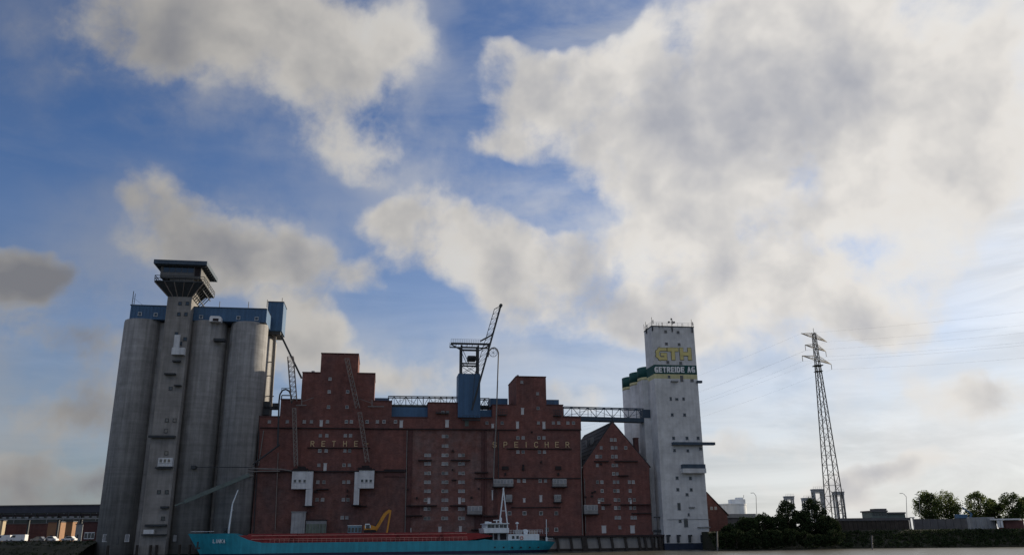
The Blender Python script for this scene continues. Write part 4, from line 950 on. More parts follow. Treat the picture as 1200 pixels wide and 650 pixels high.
beamW = [(0, 0.0), (.03, .10), (.07, .42), (.11, .70), (.15, .90), (.2, 1), (.84, 1), (.93, .80), (1, .35)]
xs_ = [0, .008, .018, .03, .045, .06, .08, .10, .12, .135, .15, .165, .18, .20, .23] + [.23 + .55 * i / 14 for i in range(1, 15)] + [.80, .82, .85, .88, .91, .94, .965, .985, 1]
def hull(zlo, zhi_f, zl_f=None, grow=0.0, nz=6):
    m = MB(); rows = []
    for x in xs_:
        zt_ = zhi_f(x); row = []
        for k in range(nz + 1):
            f = k / nz; z = zlo + (zt_ - zlo) * f
            g = max(0, min(1, (z + 0.0) / (lerp_t(sheer, x))))
            w = (lerp_t(beamW, x) * (1 - g ** .8) + lerp_t(beamT, x) * g ** .8) * HB_ + grow
            rake = 0
            if x < .15: rake = (1 - g) * 4.0 * (1 - x / .15)       # raked stem
            if x > .95: rake = -(1 - g) * 2.0 * (x - .95) / .05
            row.append((sx0 + x * Ls + rake, w, z))
        rows.append(row)
    vs = []
    for r_ in rows:
        for (a, w, z) in r_: vs.append((a, SD - w, z))
        for (a, w, z) in r_: vs.append((a, SD + w, z))
    q = nz + 1; st = 2 * q; fs = []
    for i in range(len(rows) - 1):
        for k in range(nz):
            a = i * st + k; fs.append((a, a + st, a + st + 1, a + 1)); a += q; fs.append((a, a + 1, a + st + 1, a + st))
        fs.append((i * st + nz, (i + 1) * st + nz, (i + 1) * st + q + nz, i * st + q + nz))
        fs.append((i * st, i * st + q, (i + 1) * st + q, (i + 1) * st))
    fs.append(tuple(range(0, q)) + tuple(range(st - 1, q - 1, -1))); o_ = (len(rows) - 1) * st
    fs.append(tuple(range(o_ + q - 1, o_ - 1, -1)) + tuple(range(o_ + q, o_ + st)))
    return m.add(vs, fs)
T.part('hull', hull(zb + .002, lambda x: lerp_t(sheer, x)), HULL, smooth=False)
T.part('boot_top', hull(-1.5, lambda x: zb, grow=-.01, nz=3), BOOT)
# bulwark rail on the bow and the rubbing line
def xs(px, d): return S(px, 630, d)[0]
zc = S(430, 625.2, near + .8)[1]
c0_, c1_ = xs(281, near + .8), xs(572, near + .8)
cm = T.part('hatch_coaming', MB().prism([(xs(277, near + .8), zc), (xs(302, near + .8), zdeck - .1), (c1_ - 7, zdeck - .1), (c1_ + 1.2, zdeck + 1.1), (c1_ + 1.2, zc - .75), (c1_ - 3, zc)], near + .8, SD + HB_ - .8), RED)
n_h = 9
for i in range(n_h):
    a = c0_ + 2 + (c1_ - 8 - c0_) * i / n_h; c = c0_ + 2 + (c1_ - 8 - c0_) * (i + 1) / n_h - .25
    T.part('hatch_cover', MB().box(a, c, near + 1.2, SD + HB_ - 1.2, zc + .004, zc + .35), mat('hatch_red', (.20, .035, .035), .6, .2, .5), cm)
for i in range(30):
    x = c0_ + 6 + (c1_ - 15 - c0_) * i / 29; T.part('coaming_stay', MB().box(x - .08, x + .08, near + .55, near + .8, zdeck, zc - .1), RED, cm)
for z in (zdeck + .95, zdeck + 1.85):
    T.part('coaming_rail', MB().box(c0_ + 3, c1_ - 6, near + .5, near + .56, z, z + .12), PINK, cm)
for px in (343, 517, 466):
    x = xs(px, near + .4); T.part('stair', MB().bar((x - 1.2, near + .4, zdeck), (x, near + .4, zc - .2), .22).bar((x + 1.2, near + .4, zdeck), (x, near + .4, zc - .2), .22), mat('dark_red', (.16, .02, .02), .7, .2, .5))
b = MB()
for i in range(44):
    x = c0_ + 8 + (c1_ - 14 - c0_) * i / 43; b.bar((x, near + .15, zdeck), (x, near + .15, zdeck + 1.05), .06)
for z in (zdeck + .55, zdeck + 1.05): b.bar((c0_ + 8, near + .15, z), (c1_ - 6, near + .15, z), .05)
T.part('deck_railing', b, PINK)
# bow fittings
bm = [pt(267.5, 625, SD), pt(272.5, 590, SD), pt(279, 573.5, SD)]
T.part('bow_mast', MB().tube(bm[0], bm[1], .26, 8, .2).tube(bm[1], bm[2], .2, 8, .12).bar(pt(271, 597, SD), pt(273.5, 597, SD), .12), SHIPW)
T.part('windlass', MB().box(xs(262, SD), xs(265, SD), SD - 1, SD + 1, zbow, zbow + 1.2).tube((xs(263.3, SD), SD - 2, zbow + 1), (xs(263.3, SD), SD + 2, zbow + 1), .4, 8), DSTEEL)
T.part('bow_rail', MB().bar((xs(224, SD), SD - 1.2, zbow + .5), (xs(250, near + 1.5), near + 1.4, zbow + .5), .1), SHIPW)
p = pt(232, 634, near + 3.2); T.part('anchor', MB().bar(p, (p[0], p[1], p[2] - 2.0), .4).bar((p[0] - .7, p[1], p[2] - 1.7), (p[0] + .7, p[1], p[2] - 1.7), .5), DSTEEL)
# name on the bow
for ch, px in zip('LINKA', (250.9, 253.7, 256.4, 259.4, 262.6)):
    x = S(px, 634, near + .5)[0]; g = (x - sx0) / Ls; zz = S(px, 633.6, near + .5)[1]; w = (lerp_t(beamW, g) * (1 - (zz / zbow) ** .8) + lerp_t(beamT, g) * (zz / zbow) ** .8) * HB_
    a = S(px, 633.6, SD - w - .1)
    T.part('name_letter', letter(ch, a[0] - .3, a[0] + .3, a[1] - .48, a[1] + .48, SD - w - .02, .14, .22), SHIPW)
# superstructure
d1 = near + .6
def sbox(x0, y0, x1, y1, dd, dep, nm, m_, par=None):
    s0, s1, z0, z1 = R(x0, y0, x1, y1, dd); return T.part(nm, MB().box(s0, s1, dd, dd + dep, z0, z1), m_, par), (s0, s1, z0, z1)
wh, (w0, w1, wz0, wz1) = sbox(570, 613.5, 595.4, 623.8, d1, 10.8, 'wheelhouse', SHIPW)
T.part('bridge_wing', MB().prism([(w0 - .6, wz0 - .003), (w1 + .2, wz0 - .003), (w1 + .2, wz0 + 1.3), (w0 - .9, wz0 + 1.3)], d1 - .4, d1 + 11.4), SHIPW)
for px in (573.3, 577.6, 582.5, 587.5, 592):
    s, z = S(px, 616, d1); T.part('bridge_window', MB().box(s - .48, s + .48, d1 - .06, d1, z - .45, z + .45), GLASS, wh)
T.part('wheelhouse_roof', MB().box(w0 - .4, w1 + .3, d1 - .4, d1 + 11.2, wz1 + .003, wz1 + .25), SHIPW)
_, (l0, l1, lz0, lz1) = sbox(577.5, 623.8, 595.4, 632.6, d1 + .9, 9, 'lower_house', mat('ship_grey', (.36, .36, .37), .6, .15, .5, streak=.3))
for px, w in ((579, .5), (586, .9)):
    x = S(px, 628, d1 + .8)[0]; T.part('dark_opening', MB().box(x, x + w * 2, d1 + .84, d1 + .9, lz0 + .2, lz1 - .2), DARK)
dh, (a0, a1, az0, az1) = sbox(595.6, 625.2, 632, 632.6, d1 + .2, 10.4, 'deckhouse', SHIPW)
for px in (601.5, 606.6): 
    s, z = S(px, 629, d1); T.part('porthole', MB().box(s - .35, s + .35, d1 + .14, d1 + .2, z - .4, z + .4), GLASS, dh)
s, z = S(611.3, 629.8, d1); rg = MB()
for i in range(12):
    a, e_ = 2 * math.pi * i / 12, 2 * math.pi * (i + 1) / 12
    rg.bar((s + .42 * math.cos(a), d1 + .12, z + .42 * math.sin(a)), (s + .42 * math.cos(e_), d1 + .12, z + .42 * math.sin(e_)), .16)
T.part('lifebuoy', rg, mat('lifebuoy_orange', (.45, .12, .05), .6, .1, 1))
b = MB()
zr = az1 + 1.1
for z in (zr, az1 + .6): b.bar((a0, d1 + .3, z), (a1 + 1, d1 + .3, z), .07); b.bar((a1 + 1, d1 + .3, z), (a1 + 1, d1 + 10, z), .07)
for i in range(14): x = a0 + (a1 + 1 - a0) * i / 13; b.bar((x, d1 + .3, az1), (x, d1 + .3, zr), .07)
T.part('deckhouse_railing', b, SHIPW)
for x0, x1, y0, y1, m_ in ((604, 611, 620, 625.3, mat('liferaft', (.30, .30, .30), .6, .2, .6)), (614, 618, 619.5, 625.2, SHIPW), (621, 629, 621, 625.2, mat('boat_cover', (.30, .24, .2), .8, .2, .6))):
    s0, s1, z0, z1 = R(x0, y0, x1, y1, d1 + 3); T.part('deck_fitting', MB().prism([(s0, z0), (s1, z0), (s1 + .3, z1 - .3), (s1 - .3, z1), (s0 + .3, z1), (s0 - .3, z1 - .3)], d1 + 3, d1 + 5), m_)
m = MB()
for px, py in ((585.3, 613), (594.6, 614)): m.bar(pt(px, py, SD - 2), pt(590, 573, SD - 2), .32)
m.bar(pt(587, 598, SD - 2), pt(591.8, 598, SD - 2), .15).bar(pt(588.3, 585, SD - 2), pt(590.8, 585, SD - 2), .15); m.tube(pt(590, 574, SD - 2), pt(590, 571, SD - 2), .2, 6)
T.part('signal_mast', m, SHIPW)
T.part('radar', MB().bar(pt(578, 609.2, SD - 3), pt(586, 609, SD - 3), .25).tube(pt(582, 612, SD - 3), pt(582, 609, SD - 3), .2, 6), SHIPW)
T.part('bridge_gear', MB().tube(pt(570.5, 613, SD - 3), pt(570.5, 610.5, SD - 3), .6, 8).tube(pt(574, 613, SD - 3), pt(574, 611, SD - 3), .5, 8).bar(pt(569, 611.5, SD - 3), pt(575, 611.5, SD - 3), .18).tube(pt(587, 613, SD - 3), pt(587, 606, SD - 3), .28, 8), SHIPW)
T.part('aft_mast', MB().tube(pt(640.5, 634, SD), pt(640.2, 608, SD), .1, 6).bar(pt(638.5, 624, SD), pt(641.5, 624, SD), .1).box(*[v for v in (xs(639.4, SD), xs(641.4, SD), SD - .3, SD + .3, S(640, 634, SD)[1], S(640, 629, SD)[1])]), SHIPW)
T.part('radome_pole', MB().tube(pt(606, 622, SD), pt(606, 613.5, SD), .12, 6).lathe(S(606, 612, SD)[0], SD, [(.1, S(606, 614, SD)[1]), (.5, S(606, 613, SD)[1]), (.5, S(606, 612, SD)[1]), (.1, S(606, 611, SD)[1])], 10), SHIPW)
m = MB()
for i in range(6): p = pt(580 + i * 10.2, 640.7, near); m.box(p[0] - .22, p[0] + .22, near - .03, near + .3, p[2] - .2, p[2] + .2)
T.part('scupper', m, DARK)
T.part('stern_rail', MB().bar((a1 + 2, d1 + .3, zst + 1.0), (sx1 - .4, SD - 3.6, zst + 1.0), .08).bar((a1 + 2, d1 + .3, zst + .5), (sx1 - .4, SD - 3.6, zst + .5), .07), SHIPW)

# ================================================================== EXCAVATOR on the hatches
ED = SD - 1.5
EX = Thing('excavator', 'yellow long-arm excavator with white cab standing above the red hatches', 'excavator', (S(434, 625, ED)[0], ED, zc + .36))
T = EX; ez = zc + .36
e0, e1 = S(426.5, 620, ED)[0], S(441.5, 620, ED)[0]
for dd in (-1.6, .9):
    tr = T.part('track', MB().prism([(e0 + .2, ez), (e1 - .3, ez), (e1, ez + .35), (e1 - .3, ez + .7), (e0 + .2, ez + .7), (e0 - .1, ez + .35)], ED + dd, ED + dd + .7), RUBBER)
zz1 = S(434, 617.5, ED)[1]
T.part('upper_body', MB().prism([(e0, ez + .8), (e1 - .3, ez + .8), (e1 - .3, ez + 1.6), (e0 + 2, max(zz1, ez + 2.0)), (e0, max(zz1, ez + 2.0))], ED - 1.3, ED + 1.5), ORANGE)
s0, s1, z0, z1 = R(427.8, 613, 434.4, 620, ED - 1.4); cbn = T.part('cab', MB().prism([(s0, ez + 1.2), (s1, ez + 1.2), (s1, z1 - .5), (s1 - .4, z1), (s0, z1)], ED - 1.5, ED - .2), SHIPW)
T.part('cab_window', MB().box(s0 + .25, s1 - .25, ED - 1.55, ED - 1.5, z1 - 1.25, z1 - .3), GLASS, cbn)
elbow = Vector(pt(457, 597.5, ED)); root = Vector(pt(439, 622, ED)); midb = Vector(pt(451.5, 601.5, ED)); tipx = Vector(pt(453, 626, ED))
T.part('boom', MB().bar(root, midb, .65, .9).bar(midb, elbow, .6, .8), ORANGE)
T.part('stick', MB().bar(elbow + Vector((.2, 0, .1)), tipx, .45, .7), ORANGE)
T.part('hydraulic_cylinder', MB().tube(root + Vector((-.2, -.5, .9)), root.lerp(midb, .6) + Vector((-.5, -.5, .4)), .15, 6), DSTEEL)
T.part('grab', MB().bar(tipx, tipx + Vector((0, 0, -.8)), .5).box(tipx.x - .8, tipx.x + .8, ED - .5, ED + .5, tipx.z - 1.0, tipx.z - .4), DSTEEL)
s0, s1, z0, z1 = R(407.5, 615.5, 423.5, 626, ED)
BX = Thing('control_container', 'pale blue box with dark windows behind the excavator cab', 'container', ((s0 + s1) / 2, ED, ez))
BX.part('shell', MB().box(s0, s1, ED, ED + 2.6, ez, z1), mat('pale_blue_paint', (.16, .26, .33), .6, .15, .5, streak=.2))
for i in range(4):
    a = s0 + (s1 - s0) * (i + .12) / 4; c = s0 + (s1 - s0) * (i + .8) / 4; BX.part('pane', MB().box(a, c, ED - .05, ED - .003, z1 - 1.7, z1 - .5), GLASS)
BX.part('roof', MB().box(s0 - .1, s1 + .1, ED - .1, ED + 2.7, z1, z1 + .15), SHIPW)

# ================================================================== VEGETATION
def leaf_quads(m, c, r, n, size, rnd, flat=1.0):
    for _ in range(n):
        while True:
            v = Vector((rnd.uniform(-1, 1), rnd.uniform(-1, 1), rnd.uniform(-1, 1)))
            if .3 < v.length < 1: break
        p = Vector(c) + Vector((v.x * r, v.y * r, v.z * r * flat)); a = Vector((rnd.gauss(0, 1), rnd.gauss(0, 1), rnd.gauss(0, 1))).normalized(); bq = a.orthogonal().normalized()
        cq = a.cross(bq); s1 = size * rnd.uniform(.6, 1.2); s2 = s1 * rnd.uniform(.5, .9); o = len(m.v)
        m.v += [tuple(p - bq * s1), tuple(p + cq * s2), tuple(p + bq * s1), tuple(p - cq * s2)]; m.f.append((o, o + 1, o + 2, o + 3))
def tree(label, base, h, w, seed, group, kind='tree', clump=26, leaves=80, size=.33, trunkf=.28, mats=(0, 1, 2), name='broadleaf_tree', cat='tree', round_=1.0):
    rnd = random.Random(seed); T = Thing(name, label, cat, base, group, site=False); B = Vector(base)
    tm = MB(); top = B + Vector((rnd.uniform(-.3, .3), 0, h * .8)); tm.tube(B - Vector((0, 0, .3)), B + Vector((0, 0, h * .4)), h * .022, 8, h * .016).tube(B + Vector((0, 0, h * .4)), top, h * .016, 8, h * .004)
    cl = []
    for i in range(clump):
        while True:
            v = Vector((rnd.uniform(-1, 1), rnd.uniform(-1, 1), rnd.uniform(-1, 1)))
            if v.length < 1: break
        v = v.normalized() * v.length ** .45
        zc_ = h * (trunkf + (1 - trunkf) * .5); hz = h * (1 - trunkf) * .5
        shape = 1.0 if v.z < .2 else 1.0 - .25 * (v.z - .2)
        c = B + Vector((v.x * w * .42 * shape, v.y * w * .42 * shape, zc_ + v.z * hz * .84)); cl.append(c)
        st = B + Vector((0, 0, max(h * trunkf * .7, (c.z - B.z) * .55))); tm.tube(st, c, h * .006, 5, h * .0015)
    T.part('trunk', tm, BARK)
    ms = [MB(), MB(), MB()]
    for c in cl:
        k = rnd.choice((0, 1, 1, 2)); r = w * rnd.uniform(.10, .19)
        leaf_quads(ms[k], c, r, leaves, size, rnd, .85)
        leaf_quads(ms[(k + 1) % 3], c, r * 1.15, leaves // 4, size * .8, rnd, .85)
    crown = None
    for k in range(3):
        if ms[k].v: T.part('crown', ms[k], LEAFS[mats[k]])
    return T
def gtree(label, px, ytop, D, wpx, seed, group, zb=None, **kw):
    zb = bankz if zb is None else zb; p = WG(px, D, zb); tp = W(px, ytop, D); h = tp.z - zb; sc = D / F * 1.03
    return tree(label, (p.x, D, zb), h, wpx * sc, seed, group, **kw)

# right bank: raised land behind a dark sloping bank
yb = [(842, 644.5), (900, 643.2), (1000, 642.0), (1100, 641), (1200, 640.2), (1290, 639.5)]
bp_ = []
for px, py in yb:
    d = ray(px, py); k = -CAM.z / d.z; bp_.append(CAM + d * k)
bp_.append(bp_[-1] + Vector((400, 0, 0)))
vs, fs = [], []
prof = ((0, -1.0), (0.4, 0.3), (3, 1.6), (9, bankz - 1.0), (12, bankz), (700, bankz))
for p in bp_:
    for o_, z in prof: vs.append((p.x, p.y + o_, z))
k = len(prof)
for i in range(len(bp_) - 1):
    for j in range(k - 1): a = i * k + j; fs.append((a, a + k, a + k + 1, a + 1))
fs.append(tuple(range(k)) + ()) ; 
single('river_bank', MB().add(vs, fs), EARTH, kind='structure', site=False)
# scrub along the right bank and left shore: uncountable, one mass each
def scrub(pts, n, hmin, hmax, size, seed, mts, label):
    rnd = random.Random(seed); m = MB()
    for _ in range(n):
        f = rnd.random() * (len(pts) - 1); i = int(f); p = pts[i].lerp(pts[i + 1], f - i); o_ = rnd.uniform(.2, 11.5)
        z = 0.3 + o_ * .45 if o_ < 9 else bankz - .8; hh = rnd.uniform(hmin, hmax)
        leaf_quads(m, (p.x + rnd.uniform(-1, 1), p.y + o_, min(z, bankz - .9) + hh * .3), hh, 18, size, rnd, .8)
    o = single('bank_scrub', m, mts, label, kind='stuff', site=False); return o
o = scrub(bp_[:6], 1900, .45, 1.15, .24, 5, LEAFS[0], 'dark tangled scrub covering the river bank'); o['category'] = 'scrub'

# bushes and small trees beside the white silo
bush = [(858, 613, 262, 22, 'low dark bush by the small brick gable house'), (878, 604, 264, 30, 'dark round bush in front of the white storage tank'), (897, 600, 266, 26, 'dark bush beneath the thin curved lamp post'),
        (912, 603, 268, 24, 'low bush between the curved lamp post and the dark pointed tree'), (926, 584, 272, 27, 'dark pointed tree before the first bridge tower'), (942, 598, 268, 24, 'dark bush between the two tall dark trees'),
        (957, 581, 272, 30, 'tall dark bushy tree right beside the pylon foot'), (972, 603, 266, 26, 'low dark bush directly in front of the pylon foot')]
for i, (px, yt, D, wp, lb) in enumerate(bush):
    gtree(lb, px, yt, D, wp, 40 + i, 'dark bushes on the right bank', zb=2.5, clump=60, leaves=75, size=.26, trunkf=.03, mats=(0, 0, 0) if i not in (1, 2) else (0, 0, 1), name='bush' if yt > 590 else 'bushy_tree', cat='bush' if yt > 590 else 'tree')
for i in range(9):
    px = 850 + i * 16 + random.uniform(-4, 4)
    gtree('low dark shrub at the water edge of the right bank', px, 621 + random.uniform(-4, 3), 252, 22, 80 + i, 'shrubs at the water edge', zb=.8, clump=26, leaves=60, size=.26, trunkf=.02, mats=(0, 0, 0), name='shrub', cat='shrub')
# poplars
pop = [(1092, 572.5, 330, 30, 'dense round broadleaf tree next to a thin lamp post'), (1113, 573.5, 334, 32, 'broadleaf tree with sky gaps touching the dense round tree'), (1152, 573.5, 336, 30, 'free-standing broadleaf tree between sky gaps with lighter leaves'),
       (1168, 581, 338, 16, 'narrow small tree between two larger broadleaf trees'), (1190, 575, 332, 30, 'dark full broadleaf tree rising behind the pale-roofed kiosk'), (1213, 578, 336, 30, 'broadleaf tree beyond the kiosk, last of the tree row')]
for i, (px, yt, D, wp, lb) in enumerate(pop):
    gtree(lb, px, yt, D, wp * 1.02, 60 + i, 'broadleaf trees on the far right', clump=75, leaves=60, size=.30, trunkf=.10, mats=(1, 2, 2) if i in (1, 2) else (0, 1, 2))

# ================================================================== RIGHT BACKGROUND
def wbox(T, nm, x0, y0, x1, y1, D, dep, m_, zlo=None):
    a, c = W(x0, (y0 + y1) / 2, D), W(x1, (y0 + y1) / 2, D); z1, z0 = W((x0 + x1) / 2, y0, D).z, W((x0 + x1) / 2, y1, D).z
    if zlo is not None: z0 = zlo
    return T.part(nm, MB().box(a.x, c.x, D, D + dep, z0, z1), m_), (a.x, c.x, z0, z1)
# small brick gable house right of white silo
D = 288
T = Thing('brick_house', 'small red brick gable house standing just behind the white silo', 'house', WG(838, D, 3.5), site=False)
a, c = W(812, 600, D).x, W(852, 600, D).x; ze = W(852, 603, D).z; zp_ = W(829, 577, D).z; xm = W(828, 577, D).x
T.part('wall', MB().prism([(a, 3.5), (c, 3.5), (c, ze), (xm, zp_), (a, ze)], D, D + 9), BRICKD)
v = [(xm, zp_), (c + .4, ze - .3)]
T.part('roof', MB().prism([(xm, zp_ + .02), (c + .5, ze - .2), (c + .5, ze + .15), (xm, zp_ + .4)], D - .2, D + 9.2), ROOF)
for px in (833.8, 838.7):
    p = W(px, 595, D); wdw = T.part('window', MB().box(p.x - .42, p.x + .42, D - .08, D, p.z - .5, p.z + .5), FRAME)
    T.part('pane', MB().box(p.x - .3, p.x + .3, D - .11, D - .082, p.z - .38, p.z + .38), PANE, wdw)
# white storage tank
D = 330
T = Thing('storage_tank', 'white cylindrical storage tank with small roof cabin beyond the bushes', 'tank', WG(860, D, bankz), site=False)
p = W(861, 589.5, D); rr = (W(879, 595, D).x - W(844, 595, D).x) / 2
T.part('shell', MB().lathe(p.x, D + rr, [(rr, bankz), (rr, p.z - .5), (rr + .15, p.z - .45), (rr + .15, p.z), (rr * .1, p.z + .25)], 64), TANKW)
wbox(T, 'roof_cabin', 857, 584.5, 873.5, 590, D + rr - 3, 5, TANKW); wbox(T, 'roof_cabin', 863.5, 582.4, 871, 585, D + rr - 2, 3, TANKW)
T.part('antenna', MB().tube(W(871.5, 583, D + rr), W(871.5, 579.5, D + rr), .08, 5), DSTEEL)
T = Thing('low_storage_hall', 'long low grey hall in front of the white storage tank', 'hall', WG(866, 300, bankz), site=False)
wbox(T, 'wall', 850, 606, 885, 612, 300, 10, TILE2, bankz - 1); wbox(T, 'roof', 849, 601.5, 886, 606, 299.5, 11, GSTEEL)
# curved lamp posts
def lamp(label, px, y0, y1, D, bend=3.5, z=None):
    T = Thing('lamp_post', label, 'lamp', W(px, y1, D), 'thin lamp posts on the far bank', site=False)
    p = W(px, y1, D); q = W(px - 1.0, y0 + 4, D); r_ = W(px - bend, y0, D)
    T.part('pole', MB().tube(p, q, .11, 6, .08).tube(q, q.lerp(r_, .6) + Vector((0, 0, .2)), .07, 6).tube(q.lerp(r_, .6) + Vector((0, 0, .2)), r_, .06, 6), GSTEEL)
    T.part('lamp_head', MB().bar(r_, r_ + Vector((-.9, 0, -.05)), .25, .15), GSTEEL)
lamp('thin curved lamp post above the bushes by the storage tank', 887, 577, 612, 270, 4)
lamp('thin leaning lamp post beside the green-roofed building', 1063, 577.5, 612, 280, 5.5)
lamp('thin lamp post in front of the dense round tree', 1078, 578.5, 600, 300, 3)
# lift bridge towers
def btower(label, x0, y0, x1, y1, D, open_=True):
    a, c = W(x0, y0, D), W(x1, y0, D); T = Thing('bridge_tower', label, 'tower', WG((x0 + x1) / 2, D, bankz), 'lift bridge towers in the distance', site=False)
    w = c.x - a.x; lw = w * .16; zt = a.z; zb_ = W(x0, y1, D).z
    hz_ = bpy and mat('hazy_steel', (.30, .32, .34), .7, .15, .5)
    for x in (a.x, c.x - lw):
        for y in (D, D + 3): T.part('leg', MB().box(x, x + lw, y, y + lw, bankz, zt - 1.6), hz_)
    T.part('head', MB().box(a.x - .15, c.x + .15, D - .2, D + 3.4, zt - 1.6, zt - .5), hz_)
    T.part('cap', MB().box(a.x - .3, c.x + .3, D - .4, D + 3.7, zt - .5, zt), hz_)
    b = MB()
    n_ = 4; zz = [bankz + (zt - 2 - bankz) * i / n_ for i in range(n_ + 1)]
    for z in zz: b.bar((a.x, D, z), (c.x, D, z), .25)
    for z, z2 in zip(zz, zz[1:]): b.bar((a.x, D, z), (c.x, D, z2), .16)
    T.part('bracing', b, hz_)
    b = MB()
    for i in range(6): x = a.x + w * i / 5; b.bar((x, D - .3, zt), (x, D - .3, zt + 1.0), .07)
    b.bar((a.x, D - .3, zt + 1), (c.x, D - .3, zt + 1), .07); T.part('railing', b, hz_)
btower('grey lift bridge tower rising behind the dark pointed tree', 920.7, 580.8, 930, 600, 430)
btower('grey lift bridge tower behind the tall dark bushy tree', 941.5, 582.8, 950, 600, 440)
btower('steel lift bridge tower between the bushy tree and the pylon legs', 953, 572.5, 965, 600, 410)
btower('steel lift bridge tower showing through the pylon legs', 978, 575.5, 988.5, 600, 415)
# pylon
D = 392
base = WG(981.5, D, bankz); topz = W(949, 388, D).z
PY = Thing('power_pylon', 'tall slender lattice power pylon with three cross arms', 'pylon', base, site=False)
T = PY; PYM = mat('pylon_steel', (.05, .05, .048), .7, .2, .6)
ad = Vector((math.cos(math.radians(45)), math.sin(math.radians(45)), 0)); ld = Vector((ad.y, -ad.x, 0))
zsh = W(955, 428, D).z; bw0, bw1, bw2 = 6.7, 1.9, 1.3
def pc(z, i, j):
    if z <= zsh: w = bw0 + (bw1 - bw0) * (z - bankz) / (zsh - bankz)
    else: w = bw1 + (bw2 - bw1) * (z - zsh) / (topz - zsh)
    return Vector((base.x, base.y, z)) + ad * (w / 2 * i) + ld * (w / 2 * j)
zs = []
z = bankz
while z < zsh - 1:
    zs.append(z); f = (z - bankz) / (zsh - bankz); z += 5.2 - 2.2 * f
zs.append(zsh); nb = len(zs)
while zs[-1] < topz - 2: zs.append(zs[-1] + 2.0)
for i in (-1, 1):
    for j in (-1, 1): T.part('leg', MB().bar(pc(bankz, i, j), pc(zsh, i, j), .36).bar(pc(zsh, i, j), pc(zs[-1], i, j), .28), PYM)
for side in range(4):
    A, B = [((-1, -1), (1, -1)), ((1, -1), (1, 1)), ((1, 1), (-1, 1)), ((-1, 1), (-1, -1))][side]; b = MB()
    for k, (z0, z1) in enumerate(zip(zs, zs[1:])):
        b.bar(pc(z0, *A), pc(z0, *B), .12)
        b.bar(pc(z0, *(A if k % 2 else B)), pc(z1, *(B if k % 2 else A)), .15)
    T.part('lattice_side', b, PYM)
ins = {}
for lvl, (yc, half) in enumerate(((395.5, 13.3), (407.8, 10.7), (421.7, 15.0))):
    zc_ = W(954, yc, D).z; b = MB()
    for sg in (-1, 1):
        end = Vector((base.x, base.y, zc_)) + ad * (half * sg); ins[(lvl, sg)] = end
        for j in (-1, 1):
            r_ = pc(zc_, sg, j); r2 = pc(zc_ + 1.9, sg, j); b.bar(r_, end, .26); b.bar(r2, end, .2)
            for k in range(1, 5):
                f = k / 5; b.bar(r_.lerp(end, f), r2.lerp(end, f - .1 if f > .15 else f), .08)
        for k in range(5): f = k / 5; b.bar(pc(zc_, sg, -1).lerp(end, f), pc(zc_, sg, 1).lerp(end, f + .15), .09)
    T.part('cross_arm', b, PYM)
    for sg in (-1, 1):
        if lvl: T.part('insulator', MB().tube(ins[(lvl, sg)], ins[(lvl, sg)] + Vector((0, 0, -2.6)), .14, 6), PYM)
T.part('peak_mast', MB().tube(Vector((base.x, base.y, zs[-1] - 1)), Vector((base.x, base.y, topz + 1.5)), .12, 6), PYM)
T.part('platform', MB().box(base.x - 2, base.x + 2, base.y - 2, base.y + 2, zsh - .3, zsh).box(base.x - 1.7, base.x + 1.7, base.y - 1.7, base.y + 1.7, zsh - 3, zsh - 2.8), PYM)
WIRE = mat('wire_alu', (.16, .16, .16), .5, .1, 1)
for (lvl, sg), e_ in ins.items():
    s_ = e_ + Vector((0, 0, -2.6 if lvl else 0))
    for dirn, zz, nm in ((ld, 55 + lvl * -6, 'right'), (-ld, 48 - lvl * 6, 'left')):
        far = e_ + dirn * 330; far.z = s_.z + (-1 if nm == 'right' else -30); pts_ = []
        for k in range(25):
            f = k / 24; p = s_.lerp(far, f); p.z -= 4 * (9 if nm == 'right' else 12) * f * (1 - f); pts_.append(p)
        lv = ('top', 'middle', 'bottom')[lvl]; sd_ = 'outer' if sg > 0 else 'silo-side'; way = nm; nm_ = 'away from' if nm == 'right' else 'past'
        single('power_line', MB().path(pts_, .016, 4), WIRE, f"power line from the {lv} pylon arm's {sd_} end, running {nm_} the white silo", 'cable', base=tuple(s_), group='power lines', site=False)
# long brown hall on the right bank
D = 275
T = Thing('long_brick_hall', 'long low brown brick hall along the right bank', 'hall', WG(1030, D, bankz), site=False)
wbox(T, 'wall', 985, 609.5, 1066, 622, D, 14, mat('dark_brown_cladding', (.050, .042, .036), .9, .3, .3), bankz - 2.5); wbox(T, 'roof_edge', 984, 606.3, 1066.5, 609.4, D - .3, 15, TILE2)
for i in range(14): 
    p = W(990 + i * 5.4, 615, D); T.part('pier', MB().box(p.x - .18, p.x + .18, D - .2, D, bankz - 2.5, W(1030, 609.6, D).z), mat('dark_brown_cladding', (.05, .042, .036)))
T = Thing('signal_house', 'flat green-grey building rising above the long brown hall', 'building', WG(1042, 290, bankz), site=False)
wbox(T, 'wall', 1021.5, 599.3, 1040, 607, 290, 8, GREENST, bankz); wbox(T, 'wall', 1040, 601.5, 1061, 607, 290.5, 8, GREENST, bankz)
wbox(T, 'roof', 1020.5, 597.6, 1040.5, 599.2, 289.5, 9, TILE2); wbox(T, 'roof', 1040.5, 599.6, 1061.5, 601.4, 289.8, 9, TILE2); wbox(T, 'roof_box', 1025, 595.4, 1039, 597.5, 291, 4, TILE2)
for i in range(5): wbox(T, 'window', 1023 + i * 3.4, 600.3, 1025.4 + i * 3.4, 603.6, 289.93, .06, GLASS)
